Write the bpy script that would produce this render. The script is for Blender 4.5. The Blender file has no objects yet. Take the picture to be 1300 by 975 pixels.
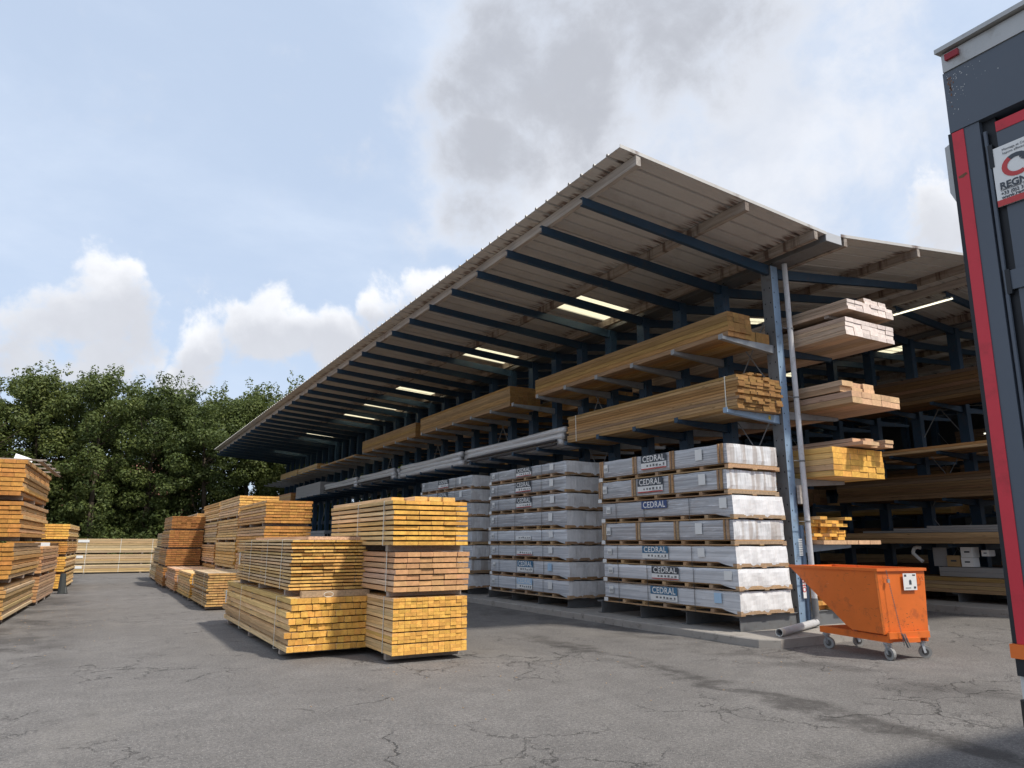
import bpy, bmesh, math, random
import numpy as np
from mathutils import Vector, Matrix
random.seed(7); np.random.seed(7)
R = math.radians
S = bpy.context.scene
COL = S.collection

# ------------------------------------------------------------ camera
cd = bpy.data.cameras.new('camera'); cam = bpy.data.objects.new('camera', cd); COL.objects.link(cam)
cam.location = (0, 0, 1.6)
cam.rotation_euler = (R(90) + math.atan(200.5 / 902), 0, -math.atan(535 / 924.0))
cd.sensor_width = 36; cd.lens = 36 * 902 / 1300; cd.clip_start = .05; cd.clip_end = 6000
S.camera = cam
# ------------------------------------------------------------ world
SUN = Vector((.32, -.68, 1.0)).normalized()
W = bpy.data.worlds.new('World'); S.world = W; W.use_nodes = True
nt = W.node_tree; nt.nodes.clear()
def N(t, kind, **k):
    n = t.nodes.new(kind)
    for a, b in k.items():
        if a in n.inputs.keys() if isinstance(a, str) else False: n.inputs[a].default_value = b
        else: setattr(n, a, b)
    return n
def mathn(t, op, a, b=None, clamp=False):
    n = t.nodes.new('ShaderNodeMath'); n.operation = op; n.use_clamp = clamp
    for i, v in enumerate((a, b)):
        if v is None: continue
        if isinstance(v, (int, float)): n.inputs[i].default_value = v
        else: t.links.new(v, n.inputs[i])
    return n.outputs[0]
def mrange(t, v, a, b, c=0., d=1., smooth=True):
    n = t.nodes.new('ShaderNodeMapRange'); n.interpolation_type = 'SMOOTHSTEP' if smooth else 'LINEAR'
    t.links.new(v, n.inputs[0])
    for i, q in enumerate((a, b, c, d)): n.inputs[i + 1].default_value = q
    return n.outputs[0]
def mixc(t, f, a, b, blend='MIX'):
    n = t.nodes.new('ShaderNodeMix'); n.data_type = 'RGBA'; n.blend_type = blend
    for i, v in ((0, f), (6, a), (7, b)):
        if isinstance(v, (int, float)): n.inputs[i].default_value = v
        elif isinstance(v, tuple): n.inputs[i].default_value = (*v[:3], 1)
        else: t.links.new(v, n.inputs[i])
    return n.outputs[2]
def noise(t, vec, scale, detail=4, rough=.5, dist=0.):
    n = t.nodes.new('ShaderNodeTexNoise'); n.inputs['Scale'].default_value = scale
    n.inputs['Detail'].default_value = detail; n.inputs['Roughness'].default_value = rough
    n.inputs['Distortion'].default_value = dist
    t.links.new(vec, n.inputs['Vector']); return n.outputs['Fac']
def mapping(t, vec, scale=(1, 1, 1), loc=(0, 0, 0)):
    n = t.nodes.new('ShaderNodeMapping'); n.inputs['Scale'].default_value = scale; n.inputs['Location'].default_value = loc
    t.links.new(vec, n.inputs['Vector']); return n.outputs[0]
def vmath(t, op, a, b=None):
    n = t.nodes.new('ShaderNodeVectorMath'); n.operation = op
    for i, v in enumerate((a, b)):
        if v is None: continue
        if isinstance(v, tuple): n.inputs[i].default_value = v
        else: t.links.new(v, n.inputs[i])
    return n
sky = nt.nodes.new('ShaderNodeTexSky'); sky.sky_type = 'NISHITA'; sky.sun_disc = False
sky.sun_elevation = math.asin(SUN.z); sky.sun_rotation = math.atan2(SUN.x, SUN.y)
sky.air_density = 1.0; sky.dust_density = 2.2; sky.ozone_density = 1.6
tc = nt.nodes.new('ShaderNodeTexCoord'); D = tc.outputs['Generated']
dn = vmath(nt, 'NORMALIZE', D).outputs[0]
warp = nt.nodes.new('ShaderNodeTexNoise'); warp.inputs['Scale'].default_value = 6; warp.inputs['Detail'].default_value = 5
nt.links.new(dn, warp.inputs['Vector'])
wv = vmath(nt, 'SUBTRACT', warp.outputs['Color'], (.5, .5, .5)).outputs[0]
sc_ = vmath(nt, 'SCALE', wv); sc_.inputs['Scale'].default_value = .15
dw = vmath(nt, 'ADD', dn, sc_.outputs[0]).outputs[0]
def blobs(lst, at=None):
    tot = None
    for c, r, w in lst:
        d = vmath(nt, 'DISTANCE', at or dw, c).outputs['Value']
        v = mrange(nt, d, r * 1.4, r * .1, 0, w)
        tot = v if tot is None else mathn(nt, 'MAXIMUM', tot, v)
    return tot
CUM = [((-.022, .952, .30), .085, 1.), ((-.050, .962, .265), .11, 1.), ((.0, .945, .325), .055, .9), ((-.02, .97, .240), .09, 1.),
       ((.11, .962, .245), .075, 1.), ((.17, .945, .265), .10, 1.), ((.19, .932, .30), .06, .9), ((.247, .925, .285), .10, 1.), ((.33, .885, .32), .07, 1.), ((.38, .865, .335), .06, 1.), ((.059, .977, .2), .05, .9),
       ((.825, .42, .375), .10, .9), ((-.5, .83, .25), .25, 1.), ((-.9, .3, .3), .3, 1.), ((.2, -.95, .3), .26, .9), ((.95, -.2, .25), .3, .9)]
BIG = [((.46, .67, .58), .20, 1.), ((.40, .70, .60), .15, 1.), ((.42, .755, .50), .12, 1.), ((.41, .80, .44), .09, .8), ((.53, .59, .60), .17, .9), ((.52, .50, .68), .2, .9), ((.42, .56, .72), .2, .9)]
WISP = [((.56, .66, .50), .22, .9), ((.66, .56, .49), .22, .85), ((.50, .74, .45), .18, .85), ((.635, .531, .561), .2, .5), ((.74, .50, .44), .2, .7), ((.62, .42, .66), .16, .6), ((.2, .2, .95), .5, .6), ((-.5, -.5, .7), .5, .6)]
n1 = noise(nt, dn, 9, 12, .62, .15)
n2 = noise(nt, mapping(nt, dn, (1, 1, 1), (3, 1, 2)), 5.5, 8, .6, .2)
n3 = noise(nt, mapping(nt, dn, (1, 1, 2.6), (7, 2, 5)), 1.9, 8, .6, .3)
up = vmath(nt, 'ADD', dw, (.0, -.01, .045)).outputs[0]
nz = mathn(nt, 'SUBTRACT', n1, .5)
def field(lst, at, k): return mathn(nt, 'ADD', blobs(lst, at), mathn(nt, 'MULTIPLY', nz, k))
cb = field(CUM, None, 2.1); cu_ = field(CUM, up, 1.2)
mc = mrange(nt, cb, .56, .90, 0, .92)
bb = field(BIG, None, 1.3)
mb = mrange(nt, bb, .15, .95, 0, .9)
ww = field(WISP, None, 2.0)
mw = mrange(nt, ww, .1, .95, 0, .85)
ccum = mixc(nt, mrange(nt, cu_, .2, .9), (7.1, 7.15, 7.35), (4.7, 4.8, 5.15))
ccum = mixc(nt, mrange(nt, n2, .40, .68, 0, .55), ccum, (5.6, 5.8, 6.2))
cbig = mixc(nt, mrange(nt, bb, .40, 1.05), (5.7, 5.9, 6.35), (3.5, 3.65, 4.05))
base = mixc(nt, .74, sky.outputs[0], (4.6, 5.45, 6.8))
base = mixc(nt, mrange(nt, n3, .35, .70, 0, .55), base, (5.3, 5.95, 7.0))
cw = mixc(nt, mrange(nt, n2, .35, .65), (5.0, 5.25, 5.8), (6.1, 6.25, 6.65))
c = mixc(nt, mw, base, cw); c = mixc(nt, mb, c, cbig); c = mixc(nt, mc, c, ccum)
bg = nt.nodes.new('ShaderNodeBackground'); bg.inputs['Strength'].default_value = .105
nt.links.new(c, bg.inputs['Color']); wo = nt.nodes.new('ShaderNodeOutputWorld'); nt.links.new(bg.outputs[0], wo.inputs['Surface'])
# ------------------------------------------------------------ sun
sl = bpy.data.lights.new('sun', 'SUN'); sl.energy = 2.7; sl.angle = R(3.5); sl.color = (1, .94, .84)
so = bpy.data.objects.new('sun', sl); COL.objects.link(so); so.rotation_euler = SUN.to_track_quat('Z', 'Y').to_euler()
S.view_settings.view_transform = 'Standard'; S.view_settings.look = 'None'; S.view_settings.exposure = .5; S.view_settings.gamma = 1

# ------------------------------------------------------------ materials
MAT = {}
def newmat(name):
    m = bpy.data.materials.new(name); m.use_nodes = True; t = m.node_tree
    MAT[name] = m; return m, t, t.nodes['Principled BSDF']
def bump(t, b, h, strength=.3, dist=.01):
    n = t.nodes.new('ShaderNodeBump'); n.inputs['Strength'].default_value = strength; n.inputs['Distance'].default_value = dist
    t.links.new(h, n.inputs['Height']); t.links.new(n.outputs[0], b.inputs['Normal'])
def objco(t):
    n = t.nodes.new('ShaderNodeTexCoord'); return n.outputs['Object']
def rnd(t):
    return t.nodes.new('ShaderNodeObjectInfo').outputs['Random']
def offs(t, vec, k=37.):
    r = rnd(t); m = mathn(t, 'MULTIPLY', r, k); c_ = t.nodes.new('ShaderNodeCombineXYZ')
    for i in range(3): t.links.new(m, c_.inputs[i])
    return vmath(t, 'ADD', vec, c_.outputs[0]).outputs[0]
def plain(name, col, rough=.6, var=.15, scale=6, metal=0., bmp=.15, dirt=None, dirtamt=.5, spec=.4, stretch=(1, 1, 1)):
    m, t, b = newmat(name); v = mapping(t, offs(t, objco(t)), stretch)
    f = noise(t, v, scale, 6, .6)
    c_ = mixc(t, f, tuple(x * (1 - var) for x in col), tuple(min(1, x * (1 + var)) for x in col))
    if dirt:
        d = mrange(t, noise(t, v, scale * 1.7, 7, .7), .52, .7, 0, dirtamt); c_ = mixc(t, d, c_, dirt)
    t.links.new(c_, b.inputs['Base Color']); b.inputs['Roughness'].default_value = rough; b.inputs['Metallic'].default_value = metal
    b.inputs['Specular IOR Level'].default_value = spec
    if bmp: bump(t, b, noise(t, v, scale * 6, 4, .6), bmp, .006)
    return m
def wood(name, side, end, var=.35, grey=None, greyamt=0., ring=.65):
    """slot materials: long faces (grain along Y) and sawn ends"""
    m, t, b = newmat(name + '_side'); o = objco(t); v = offs(t, o)
    r = rnd(t)
    g = noise(t, mapping(t, v, (28, .9, 28)), 1.6, 6, .65, .6)
    c_ = mixc(t, mrange(t, g, .3, .72), tuple(x * (1 - var) for x in side), tuple(min(1, x * 1.12) for x in side))
    rr = t.nodes.new('ShaderNodeMapRange'); t.links.new(r, rr.inputs[0]); rr.inputs[3].default_value = .72; rr.inputs[4].default_value = 1.15
    hs = t.nodes.new('ShaderNodeHueSaturation'); t.links.new(c_, hs.inputs['Color']); t.links.new(rr.outputs[0], hs.inputs['Value'])
    r2 = mathn(t, 'FRACT', mathn(t, 'MULTIPLY', r, 17.3)); t.links.new(mrange(t, r2, 0, 1, .485, .502, False), hs.inputs['Hue'])
    t.links.new(mrange(t, mathn(t, 'FRACT', mathn(t, 'MULTIPLY', r, 7.7)), 0, 1, .8, 1.08, False), hs.inputs['Saturation'])
    c_ = hs.outputs[0]
    vo = t.nodes.new('ShaderNodeTexVoronoi'); vo.inputs['Scale'].default_value = 1; t.links.new(mapping(t, v, (7, 1.9, 7)), vo.inputs['Vector'])
    c_ = mixc(t, mrange(t, vo.outputs['Distance'], .11, .05, 0, .6), c_, tuple(x * .28 for x in side))
    if grey: c_ = mixc(t, mrange(t, noise(t, mapping(t, v, (3, .6, 3)), 1.2, 5, .6), .4, .75, 0, greyamt), c_, grey)
    t.links.new(c_, b.inputs['Base Color']); b.inputs['Roughness'].default_value = .75; b.inputs['Specular IOR Level'].default_value = .25
    bump(t, b, g, .25, .003)
    m2, t, b = newmat(name + '_end'); o = objco(t); r = rnd(t)
    cx = t.nodes.new('ShaderNodeCombineXYZ')
    t.links.new(mathn(t, 'MULTIPLY', mathn(t, 'SUBTRACT', mathn(t, 'FRACT', mathn(t, 'MULTIPLY', r, 13.1)), .5), .16), cx.inputs[0])
    t.links.new(mathn(t, 'MULTIPLY', mathn(t, 'SUBTRACT', mathn(t, 'FRACT', mathn(t, 'MULTIPLY', r, 29.7)), .2), .10), cx.inputs[2])
    v = vmath(t, 'ADD', o, cx.outputs[0]).outputs[0]
    wv_ = t.nodes.new('ShaderNodeTexWave'); wv_.wave_type = 'RINGS'; wv_.rings_direction = 'Y'; wv_.inputs['Scale'].default_value = 17
    wv_.inputs['Distortion'].default_value = 1.6; wv_.inputs['Detail'].default_value = 2; t.links.new(v, wv_.inputs['Vector'])
    c_ = mixc(t, mathn(t, 'MULTIPLY', wv_.outputs['Fac'], ring), end, tuple(x * .62 for x in end))
    nn = noise(t, offs(t, o), 14, 5, .7)
    c_ = mixc(t, mrange(t, nn, .42, .62, 0, .7), c_, tuple(min(1, x * 1.25) for x in end))
    hs = t.nodes.new('ShaderNodeHueSaturation'); t.links.new(c_, hs.inputs['Color'])
    t.links.new(mrange(t, r, 0, 1, .80, 1.12, False), hs.inputs['Value'])
    t.links.new(mrange(t, mathn(t, 'FRACT', mathn(t, 'MULTIPLY', r, 17.3)), 0, 1, .489, .502, False), hs.inputs['Hue'])
    t.links.new(hs.outputs[0], b.inputs['Base Color']); b.inputs['Roughness'].default_value = .8; b.inputs['Specular IOR Level'].default_value = .2
    bump(t, b, noise(t, o, 120, 3, .6), .3, .003)
    return (m, m2)
WD = {
 'yellow': wood('yellow_pine', (.84, .56, .21), (.84, .46, .10)),
 'pale': wood('pale_yellow_pine', (.84, .57, .25), (.80, .48, .14)),
 'pink': wood('pink_larch', (.70, .45, .25), (.60, .34, .155), ring=.35),
 'orange': wood('orange_pine', (.78, .48, .19), (.62, .31, .08)),
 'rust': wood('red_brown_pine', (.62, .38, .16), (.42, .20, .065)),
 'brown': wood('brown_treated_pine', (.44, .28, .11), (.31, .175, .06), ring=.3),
 'tan': wood('tan_treated_pine', (.68, .49, .24), (.60, .36, .13)),
 'fresh': wood('fresh_spruce', (.60, .41, .25), (.66, .43, .24), ring=.25),
 'white': wood('pale_spruce_white_ends', (.56, .41, .28), (.78, .67, .60), ring=.15),
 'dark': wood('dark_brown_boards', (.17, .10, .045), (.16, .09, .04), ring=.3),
 'pallet': wood('pallet_wood', (.50, .33, .17), (.52, .33, .16), ring=.3),
 'weather': wood('weathered_wood', (.40, .33, .27), (.36, .28, .22), grey=(.30, .28, .26), greyamt=.7),
}
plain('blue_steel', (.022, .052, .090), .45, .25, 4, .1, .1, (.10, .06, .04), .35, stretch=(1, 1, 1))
plain('sunlit_blue_steel', (.25, .35, .47), .45, .15, 4, .1, .1, (.12, .10, .09), .4)  # lit copy of blue_steel: sunlight put into the colour of the front steel
plain('grey_steel', (.30, .315, .33), .5, .2, 4, .2, .1, (.16, .12, .09), .4)
plain('galvanised_steel', (.42, .44, .46), .42, .15, 9, .4, .08, (.30, .28, .26), .4)
plain('foot_steel', (.16, .165, .17), .6, .2, 5, .1, .15, (.10, .075, .055), .5)
plain('grey_pipe', (.54, .54, .55), .4, .12, 7, 0, .05, (.25, .23, .2), .4)
plain('hole_shade', (.01, .01, .012), .8, 0, 5, 0, 0)  # near-black paint standing in for the shade inside holes
plain('roof_metal', (.53, .51, .48), .55, .12, 1.5, .1, .05, (.27, .22, .18), .25)
m = MAT['roof_metal']; t = m.node_tree; b = t.nodes['Principled BSDF']; o = objco(t); src = b.inputs['Base Color'].links[0].from_socket
sx = t.nodes.new('ShaderNodeSeparateXYZ'); t.links.new(o, sx.inputs[0]); acc = None
for xi, w_ in ((-2.18, .26), (-.42, .22), (.42, .2), (2.83, .26), (-4.5, .12)):
    q = mrange(t, mathn(t, 'ABSOLUTE', mathn(t, 'SUBTRACT', sx.outputs[0], xi)), w_, .02); acc = q if acc is None else mathn(t, 'MAXIMUM', acc, q)
ge = t.nodes.new('ShaderNodeNewGeometry'); stn = mrange(t, noise(t, mapping(t, ge.outputs['Position'], (1.2, 9, .5)), 1.6, 4, .6), .44, .58, 0, .85)
t.links.new(mixc(t, mathn(t, 'MULTIPLY', acc, stn), src, (.12, .065, .045)), b.inputs['Base Color'])
plain('flashing_metal', (.5, .5, .5), .45, .1, 3, .2, .05)
plain('concrete', (.34, .315, .285), .9, .2, 3, 0, .5, (.13, .115, .10), .7)
plain('orange_paint', (.74, .165, .026), .42, .16, 3, 0, .12, (.34, .085, .03), .6)
plain('orange_paint_worn', (.62, .16, .03), .5, .2, 9, 0, .1, (.16, .08, .05), .75)
plain('wheel_rubber', (.30, .30, .29), .6, .2, 8, 0, .2)
plain('wheel_hub', (.10, .10, .10), .5, .2, 8, .4, .1)
plain('white_paper', (.78, .78, .76), .6, .04, 6, 0, .05)
plain('print_dark', (.06, .07, .085), .5, .1, 6, 0, 0)
plain('print_navy', (.05, .085, .22), .5, .1, 6, 0, 0)
plain('print_blue', (.07, .18, .30), .5, .1, 6, 0, 0)
plain('print_paleblue', (.40, .58, .76), .5, .1, 6, 0, 0)
plain('print_red', (.52, .06, .06), .5, .1, 6, 0, 0)
plain('print_yellow', (.75, .55, .05), .5, .1, 6, 0, 0)
plain('truck_grey', (.075, .092, .118), .38, .08, 2, 0, .04, (.12, .12, .12), .10, spec=.5)
plain('truck_dark', (.012, .014, .018), .5, .1, 3, 0, 0)
plain('truck_red', (.58, .032, .050), .38, .10, 3, 0, .05, (.22, .02, .02), .4)
plain('truck_alu', (.40, .40, .39), .4, .15, 6, .4, .1, (.2, .18, .15), .5)
plain('truck_white', (.6, .6, .58), .5, .15, 3, 0, .1, (.3, .28, .25), .5)
plain('lamp_red', (.28, .01, .02), .25, .1, 3)
plain('rubber_black', (.02, .02, .02), .7, .2, 5)
plain('bare_rust', (.18, .09, .05), .8, .4, 12, 0, .3)
plain('strap_white', (.72, .70, .62), .4, .1, 5, 0, 0)
plain('strap_dark', (.08, .08, .08), .4, .1, 5, 0, 0)
plain('tarp_dark', (.05, .055, .055), .6, .3, 6, 0, .4)
plain('cardboard', (.38, .25, .12), .8, .1, 5)
plain('brick_red', (.40, .20, .15), .9, .3, 8, 0, .3)
plain('roof_tile', (.22, .10, .07), .9, .3, 8, 0, .3)
plain('wall_dark', (.05, .055, .06), .8, .2, 1, 0, .1)
plain('bark', (.09, .07, .05), .95, .3, 8, 0, .6, stretch=(1, 1, .2))
plain('black_tube', (.05, .045, .045), .5, .3, 6, 0, .2)
# film-wrapped fibre cement: grey layered side and crinkled white end
def filmside(name, c0, c1):
    m, t, b = newmat(name); v = offs(t, objco(t)); g = noise(t, mapping(t, v, (1, .22, 26)), 1.4, 6, .65, .3)
    col = mixc(t, mrange(t, g, .3, .75), c0, c1)
    st = noise(t, mapping(t, v, (1, .45, 11)), 2.6, 6, .75, .9)
    col = mixc(t, mrange(t, st, .53, .66, 0, .75), col, (.80, .82, .85))  # white streaks painted in for the gloss highlights on the film
    t.links.new(col, b.inputs['Base Color']); b.inputs['Roughness'].default_value = .28; b.inputs['Coat Weight'].default_value = .5
    b.inputs['Coat Roughness'].default_value = .22; bump(t, b, mathn(t, 'ADD', mathn(t, 'MULTIPLY', g, .5), st), .4, .006); return m
filmside('film_side', (.27, .275, .295), (.58, .59, .61)); filmside('film_side_pale', (.44, .46, .49), (.76, .78, .81))
filmside('grey_wrap', (.46, .455, .455), (.70, .69, .68))
m, t, b = newmat('film_end'); v = offs(t, objco(t)); w1 = noise(t, mapping(t, v, (12, 12, 1.6)), 1.7, 8, .62, .5); w2 = noise(t, mapping(t, v, (2.2, 2.2, 3)), 1.3, 3, .5)
col = mixc(t, mrange(t, w1, .3, .7), (.72, .71, .71), (.84, .83, .83)); col = mixc(t, mrange(t, w2, .52, .6, 0, .35), col, (.52, .50, .49))
t.links.new(col, b.inputs['Base Color']); b.inputs['Roughness'].default_value = .3; b.inputs['Coat Weight'].default_value = .3; bump(t, b, w1, .5, .012)
m, t, b = newmat('film_end_clear'); v = offs(t, objco(t)); w1 = noise(t, mapping(t, v, (12, 12, 1.6)), 1.7, 8, .62, .5)
wb = noise(t, mapping(t, v, (7, 7, .05)), 1.1, 1, .5)
col = mixc(t, mrange(t, w1, .3, .7), (.56, .555, .55), (.80, .80, .81)); col = mixc(t, mrange(t, wb, .52, .56, 0, .55), col, (.36, .29, .24))
t.links.new(col, b.inputs['Base Color']); b.inputs['Roughness'].default_value = .3; b.inputs['Coat Weight'].default_value = .3; bump(t, b, w1, .5, .012)
m, t, b = newmat('fibre_grey'); v = offs(t, objco(t)); g = noise(t, mapping(t, v, (1, 1, 30)), 1.5, 3, .5)
col = mixc(t, g, (.24, .235, .23), (.36, .355, .35)); t.links.new(col, b.inputs['Base Color']); b.inputs['Roughness'].default_value = .6; bump(t, b, g, .3, .01)
# skylight: thin translucent sheet lit by the sky
m, t, b = newmat('skylight_plastic'); t.nodes.remove(b); out = t.nodes['Material Output']
tr = t.nodes.new('ShaderNodeBsdfTranslucent'); tr.inputs[0].default_value = (.95, .90, .74, 1); df = t.nodes.new('ShaderNodeBsdfDiffuse'); df.inputs[0].default_value = (.6, .58, .5, 1)
mx = t.nodes.new('ShaderNodeMixShader'); mx.inputs[0].default_value = .12; t.links.new(tr.outputs[0], mx.inputs[1]); t.links.new(df.outputs[0], mx.inputs[2]); t.links.new(mx.outputs[0], out.inputs[0])
m, t, b = newmat('lamp_tube'); b.inputs['Emission Color'].default_value = (1, .93, .70, 1); b.inputs['Emission Strength'].default_value = 1.3
# purlin: weathered timber, whitish at the open end, rust-brown further in
m, t, b = newmat('purlin_wood'); o = objco(t); g = noise(t, mapping(t, o, (14, .8, 14)), 1.4, 6, .65, .5)
col = mixc(t, mrange(t, g, .3, .7), (.21, .17, .14), (.38, .33, .28)); k = noise(t, mapping(t, o, (.2, 3.2, .2)), 1.5, 4, .7)
col = mixc(t, mrange(t, k, .5, .64, 0, .8), col, (.07, .035, .022)); t.links.new(col, b.inputs['Base Color']); b.inputs['Roughness'].default_value = .85; bump(t, b, g, .4, .006)
m, t, b = newmat('purlin_pale'); o = objco(t); g = noise(t, mapping(t, o, (14, .8, 14)), 1.4, 6, .65, .5)
col = mixc(t, mrange(t, g, .3, .7), (.30, .26, .225), (.47, .43, .385)); k = noise(t, mapping(t, o, (1, .8, 1)), 1.2, 5, .7)
col = mixc(t, mrange(t, k, .56, .72, 0, .7), col, (.17, .10, .07)); t.links.new(col, b.inputs['Base Color']); b.inputs['Roughness'].default_value = .85; bump(t, b, g, .4, .006)
# asphalt
m, t, b = newmat('asphalt'); o = objco(t)
n_big = noise(t, o, .35, 6, .6, .3); n_mid = noise(t, o, 2.6, 6, .65); n_f = noise(t, o, 75, 3, .7); n_g = noise(t, o, 28, 4, .7)
col = mixc(t, mrange(t, n_big, .3, .7), (.192, .178, .167), (.250, .233, .219))
col = mixc(t, mrange(t, n_mid, .35, .7, 0, .6), col, (.142, .132, .125))
col = mixc(t, mrange(t, n_g, .40, .62, 0, .6), col, (.085, .082, .08))
col = mixc(t, mrange(t, n_f, .58, .68, 0, .9), col, (.50, .48, .44))
col = mixc(t, mrange(t, n_f, .40, .30, 0, .8), col, (.05, .05, .05))
wn = t.nodes.new('ShaderNodeTexNoise'); wn.inputs['Scale'].default_value = 1.3; wn.inputs['Detail'].default_value = 7; wn.inputs['Roughness'].default_value = .62; t.links.new(o, wn.inputs['Vector'])
wsc = vmath(t, 'SCALE', vmath(t, 'SUBTRACT', wn.outputs['Color'], (.5, .5, .5)).outputs[0]); wsc.inputs['Scale'].default_value = 1.1
ow = vmath(t, 'ADD', o, wsc.outputs[0]).outputs[0]
vo = t.nodes.new('ShaderNodeTexVoronoi'); vo.feature = 'DISTANCE_TO_EDGE'; vo.inputs['Scale'].default_value = .36; t.links.new(ow, vo.inputs['Vector'])
cm = mrange(t, noise(t, mapping(t, o, (1, 1, 1), (4, 9, 0)), .42, 3, .5), .50, .62)
crack = mathn(t, 'MULTIPLY', mrange(t, vo.outputs['Distance'], .007, .001, 0, .95), cm)
vo2 = t.nodes.new('ShaderNodeTexVoronoi'); vo2.feature = 'DISTANCE_TO_EDGE'; vo2.inputs['Scale'].default_value = 1.1; t.links.new(ow, vo2.inputs['Vector'])
cm2 = mrange(t, noise(t, mapping(t, o, (1, 1, 1), (14, 2, 0)), .5, 3, .5), .50, .60)
crack = mathn(t, 'MAXIMUM', crack, mathn(t, 'MULTIPLY', mrange(t, vo2.outputs['Distance'], .011, .002, 0, .75), cm2))
col = mixc(t, mathn(t, 'MULTIPLY', crack, .75), col, (.025, .024, .023))
# damp run across the yard and grime along the piles
sx = t.nodes.new('ShaderNodeSeparateXYZ'); t.links.new(vmath(t, 'ADD', o, wsc.outputs[0]).outputs[0], sx.inputs[0])
d1 = mathn(t, 'ABSOLUTE', mathn(t, 'SUBTRACT', sx.outputs[0], mathn(t, 'ADD', mathn(t, 'MULTIPLY', sx.outputs[1], .075), 5.95)))
fy = mathn(t, 'MULTIPLY', mrange(t, sx.outputs[1], 12.5, 9.5), mrange(t, sx.outputs[1], 1.5, 3.5))
damp = mathn(t, 'MULTIPLY', mathn(t, 'MULTIPLY', mrange(t, d1, .34, .10), fy), mrange(t, noise(t, o, 1.6, 5, .65), .36, .56))
d2 = mathn(t, 'ABSOLUTE', mathn(t, 'SUBTRACT', sx.outputs[0], 8.5)); g2 = mathn(t, 'MULTIPLY', mrange(t, d2, 1.2, .1), mrange(t, noise(t, o, 1.1, 6, .65), .45, .62))
d3 = mathn(t, 'ABSOLUTE', mathn(t, 'ADD', sx.outputs[0], .9)); g3 = mathn(t, 'MULTIPLY', mrange(t, d3, 1.3, .2), mathn(t, 'MULTIPLY', mrange(t, sx.outputs[1], 9, 13), mrange(t, noise(t, o, .9, 6, .65), .40, .6)))
st = mathn(t, 'MAXIMUM', mathn(t, 'MULTIPLY', damp, .75), mathn(t, 'MAXIMUM', mathn(t, 'MULTIPLY', g2, .45), mathn(t, 'MULTIPLY', g3, .6)))
col = mixc(t, st, col, (.052, .047, .044))
spots = mathn(t, 'MULTIPLY', mrange(t, noise(t, o, 1.9, 6, .62, .4), .60, .70), mrange(t, noise(t, o, .23, 3, .5), .40, .6)); col = mixc(t, mathn(t, 'MULTIPLY', spots, .35), col, (.06, .055, .05))
dust = mrange(t, noise(t, mapping(t, o, (1, .4, 1), (9, 9, 0)), .8, 6, .65), .52, .75, 0, .35); col = mixc(t, dust, col, (.26, .24, .215))
t.links.new(col, b.inputs['Base Color']); b.inputs['Roughness'].default_value = .85; b.inputs['Specular IOR Level'].default_value = .3
bump(t, b, mathn(t, 'SUBTRACT', mathn(t, 'ADD', n_f, mathn(t, 'MULTIPLY', n_g, .6)), mathn(t, 'MULTIPLY', crack, 1.5)), .8, .012)
# leaves
for nm, a, c2 in (('leaf_green', (.066, .095, .026), (.15, .185, .054)), ('leaf_dark', (.046, .070, .021), (.112, .145, .042)), ('leaf_light', (.082, .108, .028), (.18, .205, .058))):
    m, t, b = newmat(nm); o = offs(t, objco(t)); f = noise(t, o, 1.1, 4, .7); col = mixc(t, mrange(t, f, .3, .7), a, c2)
    t.links.new(col, b.inputs['Base Color']); b.inputs['Roughness'].default_value = .55; b.inputs['Specular IOR Level'].default_value = .3
    tr = t.nodes.new('ShaderNodeBsdfTranslucent'); t.links.new(mixc(t, .5, col, (.10, .13, .02)), tr.inputs[0]); mx = t.nodes.new('ShaderNodeMixShader'); mx.inputs[0].default_value = .3
    out = t.nodes['Material Output']; t.links.new(b.outputs[0], mx.inputs[1]); t.links.new(tr.outputs[0], mx.inputs[2]); t.links.new(mx.outputs[0], out.inputs[0])

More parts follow.
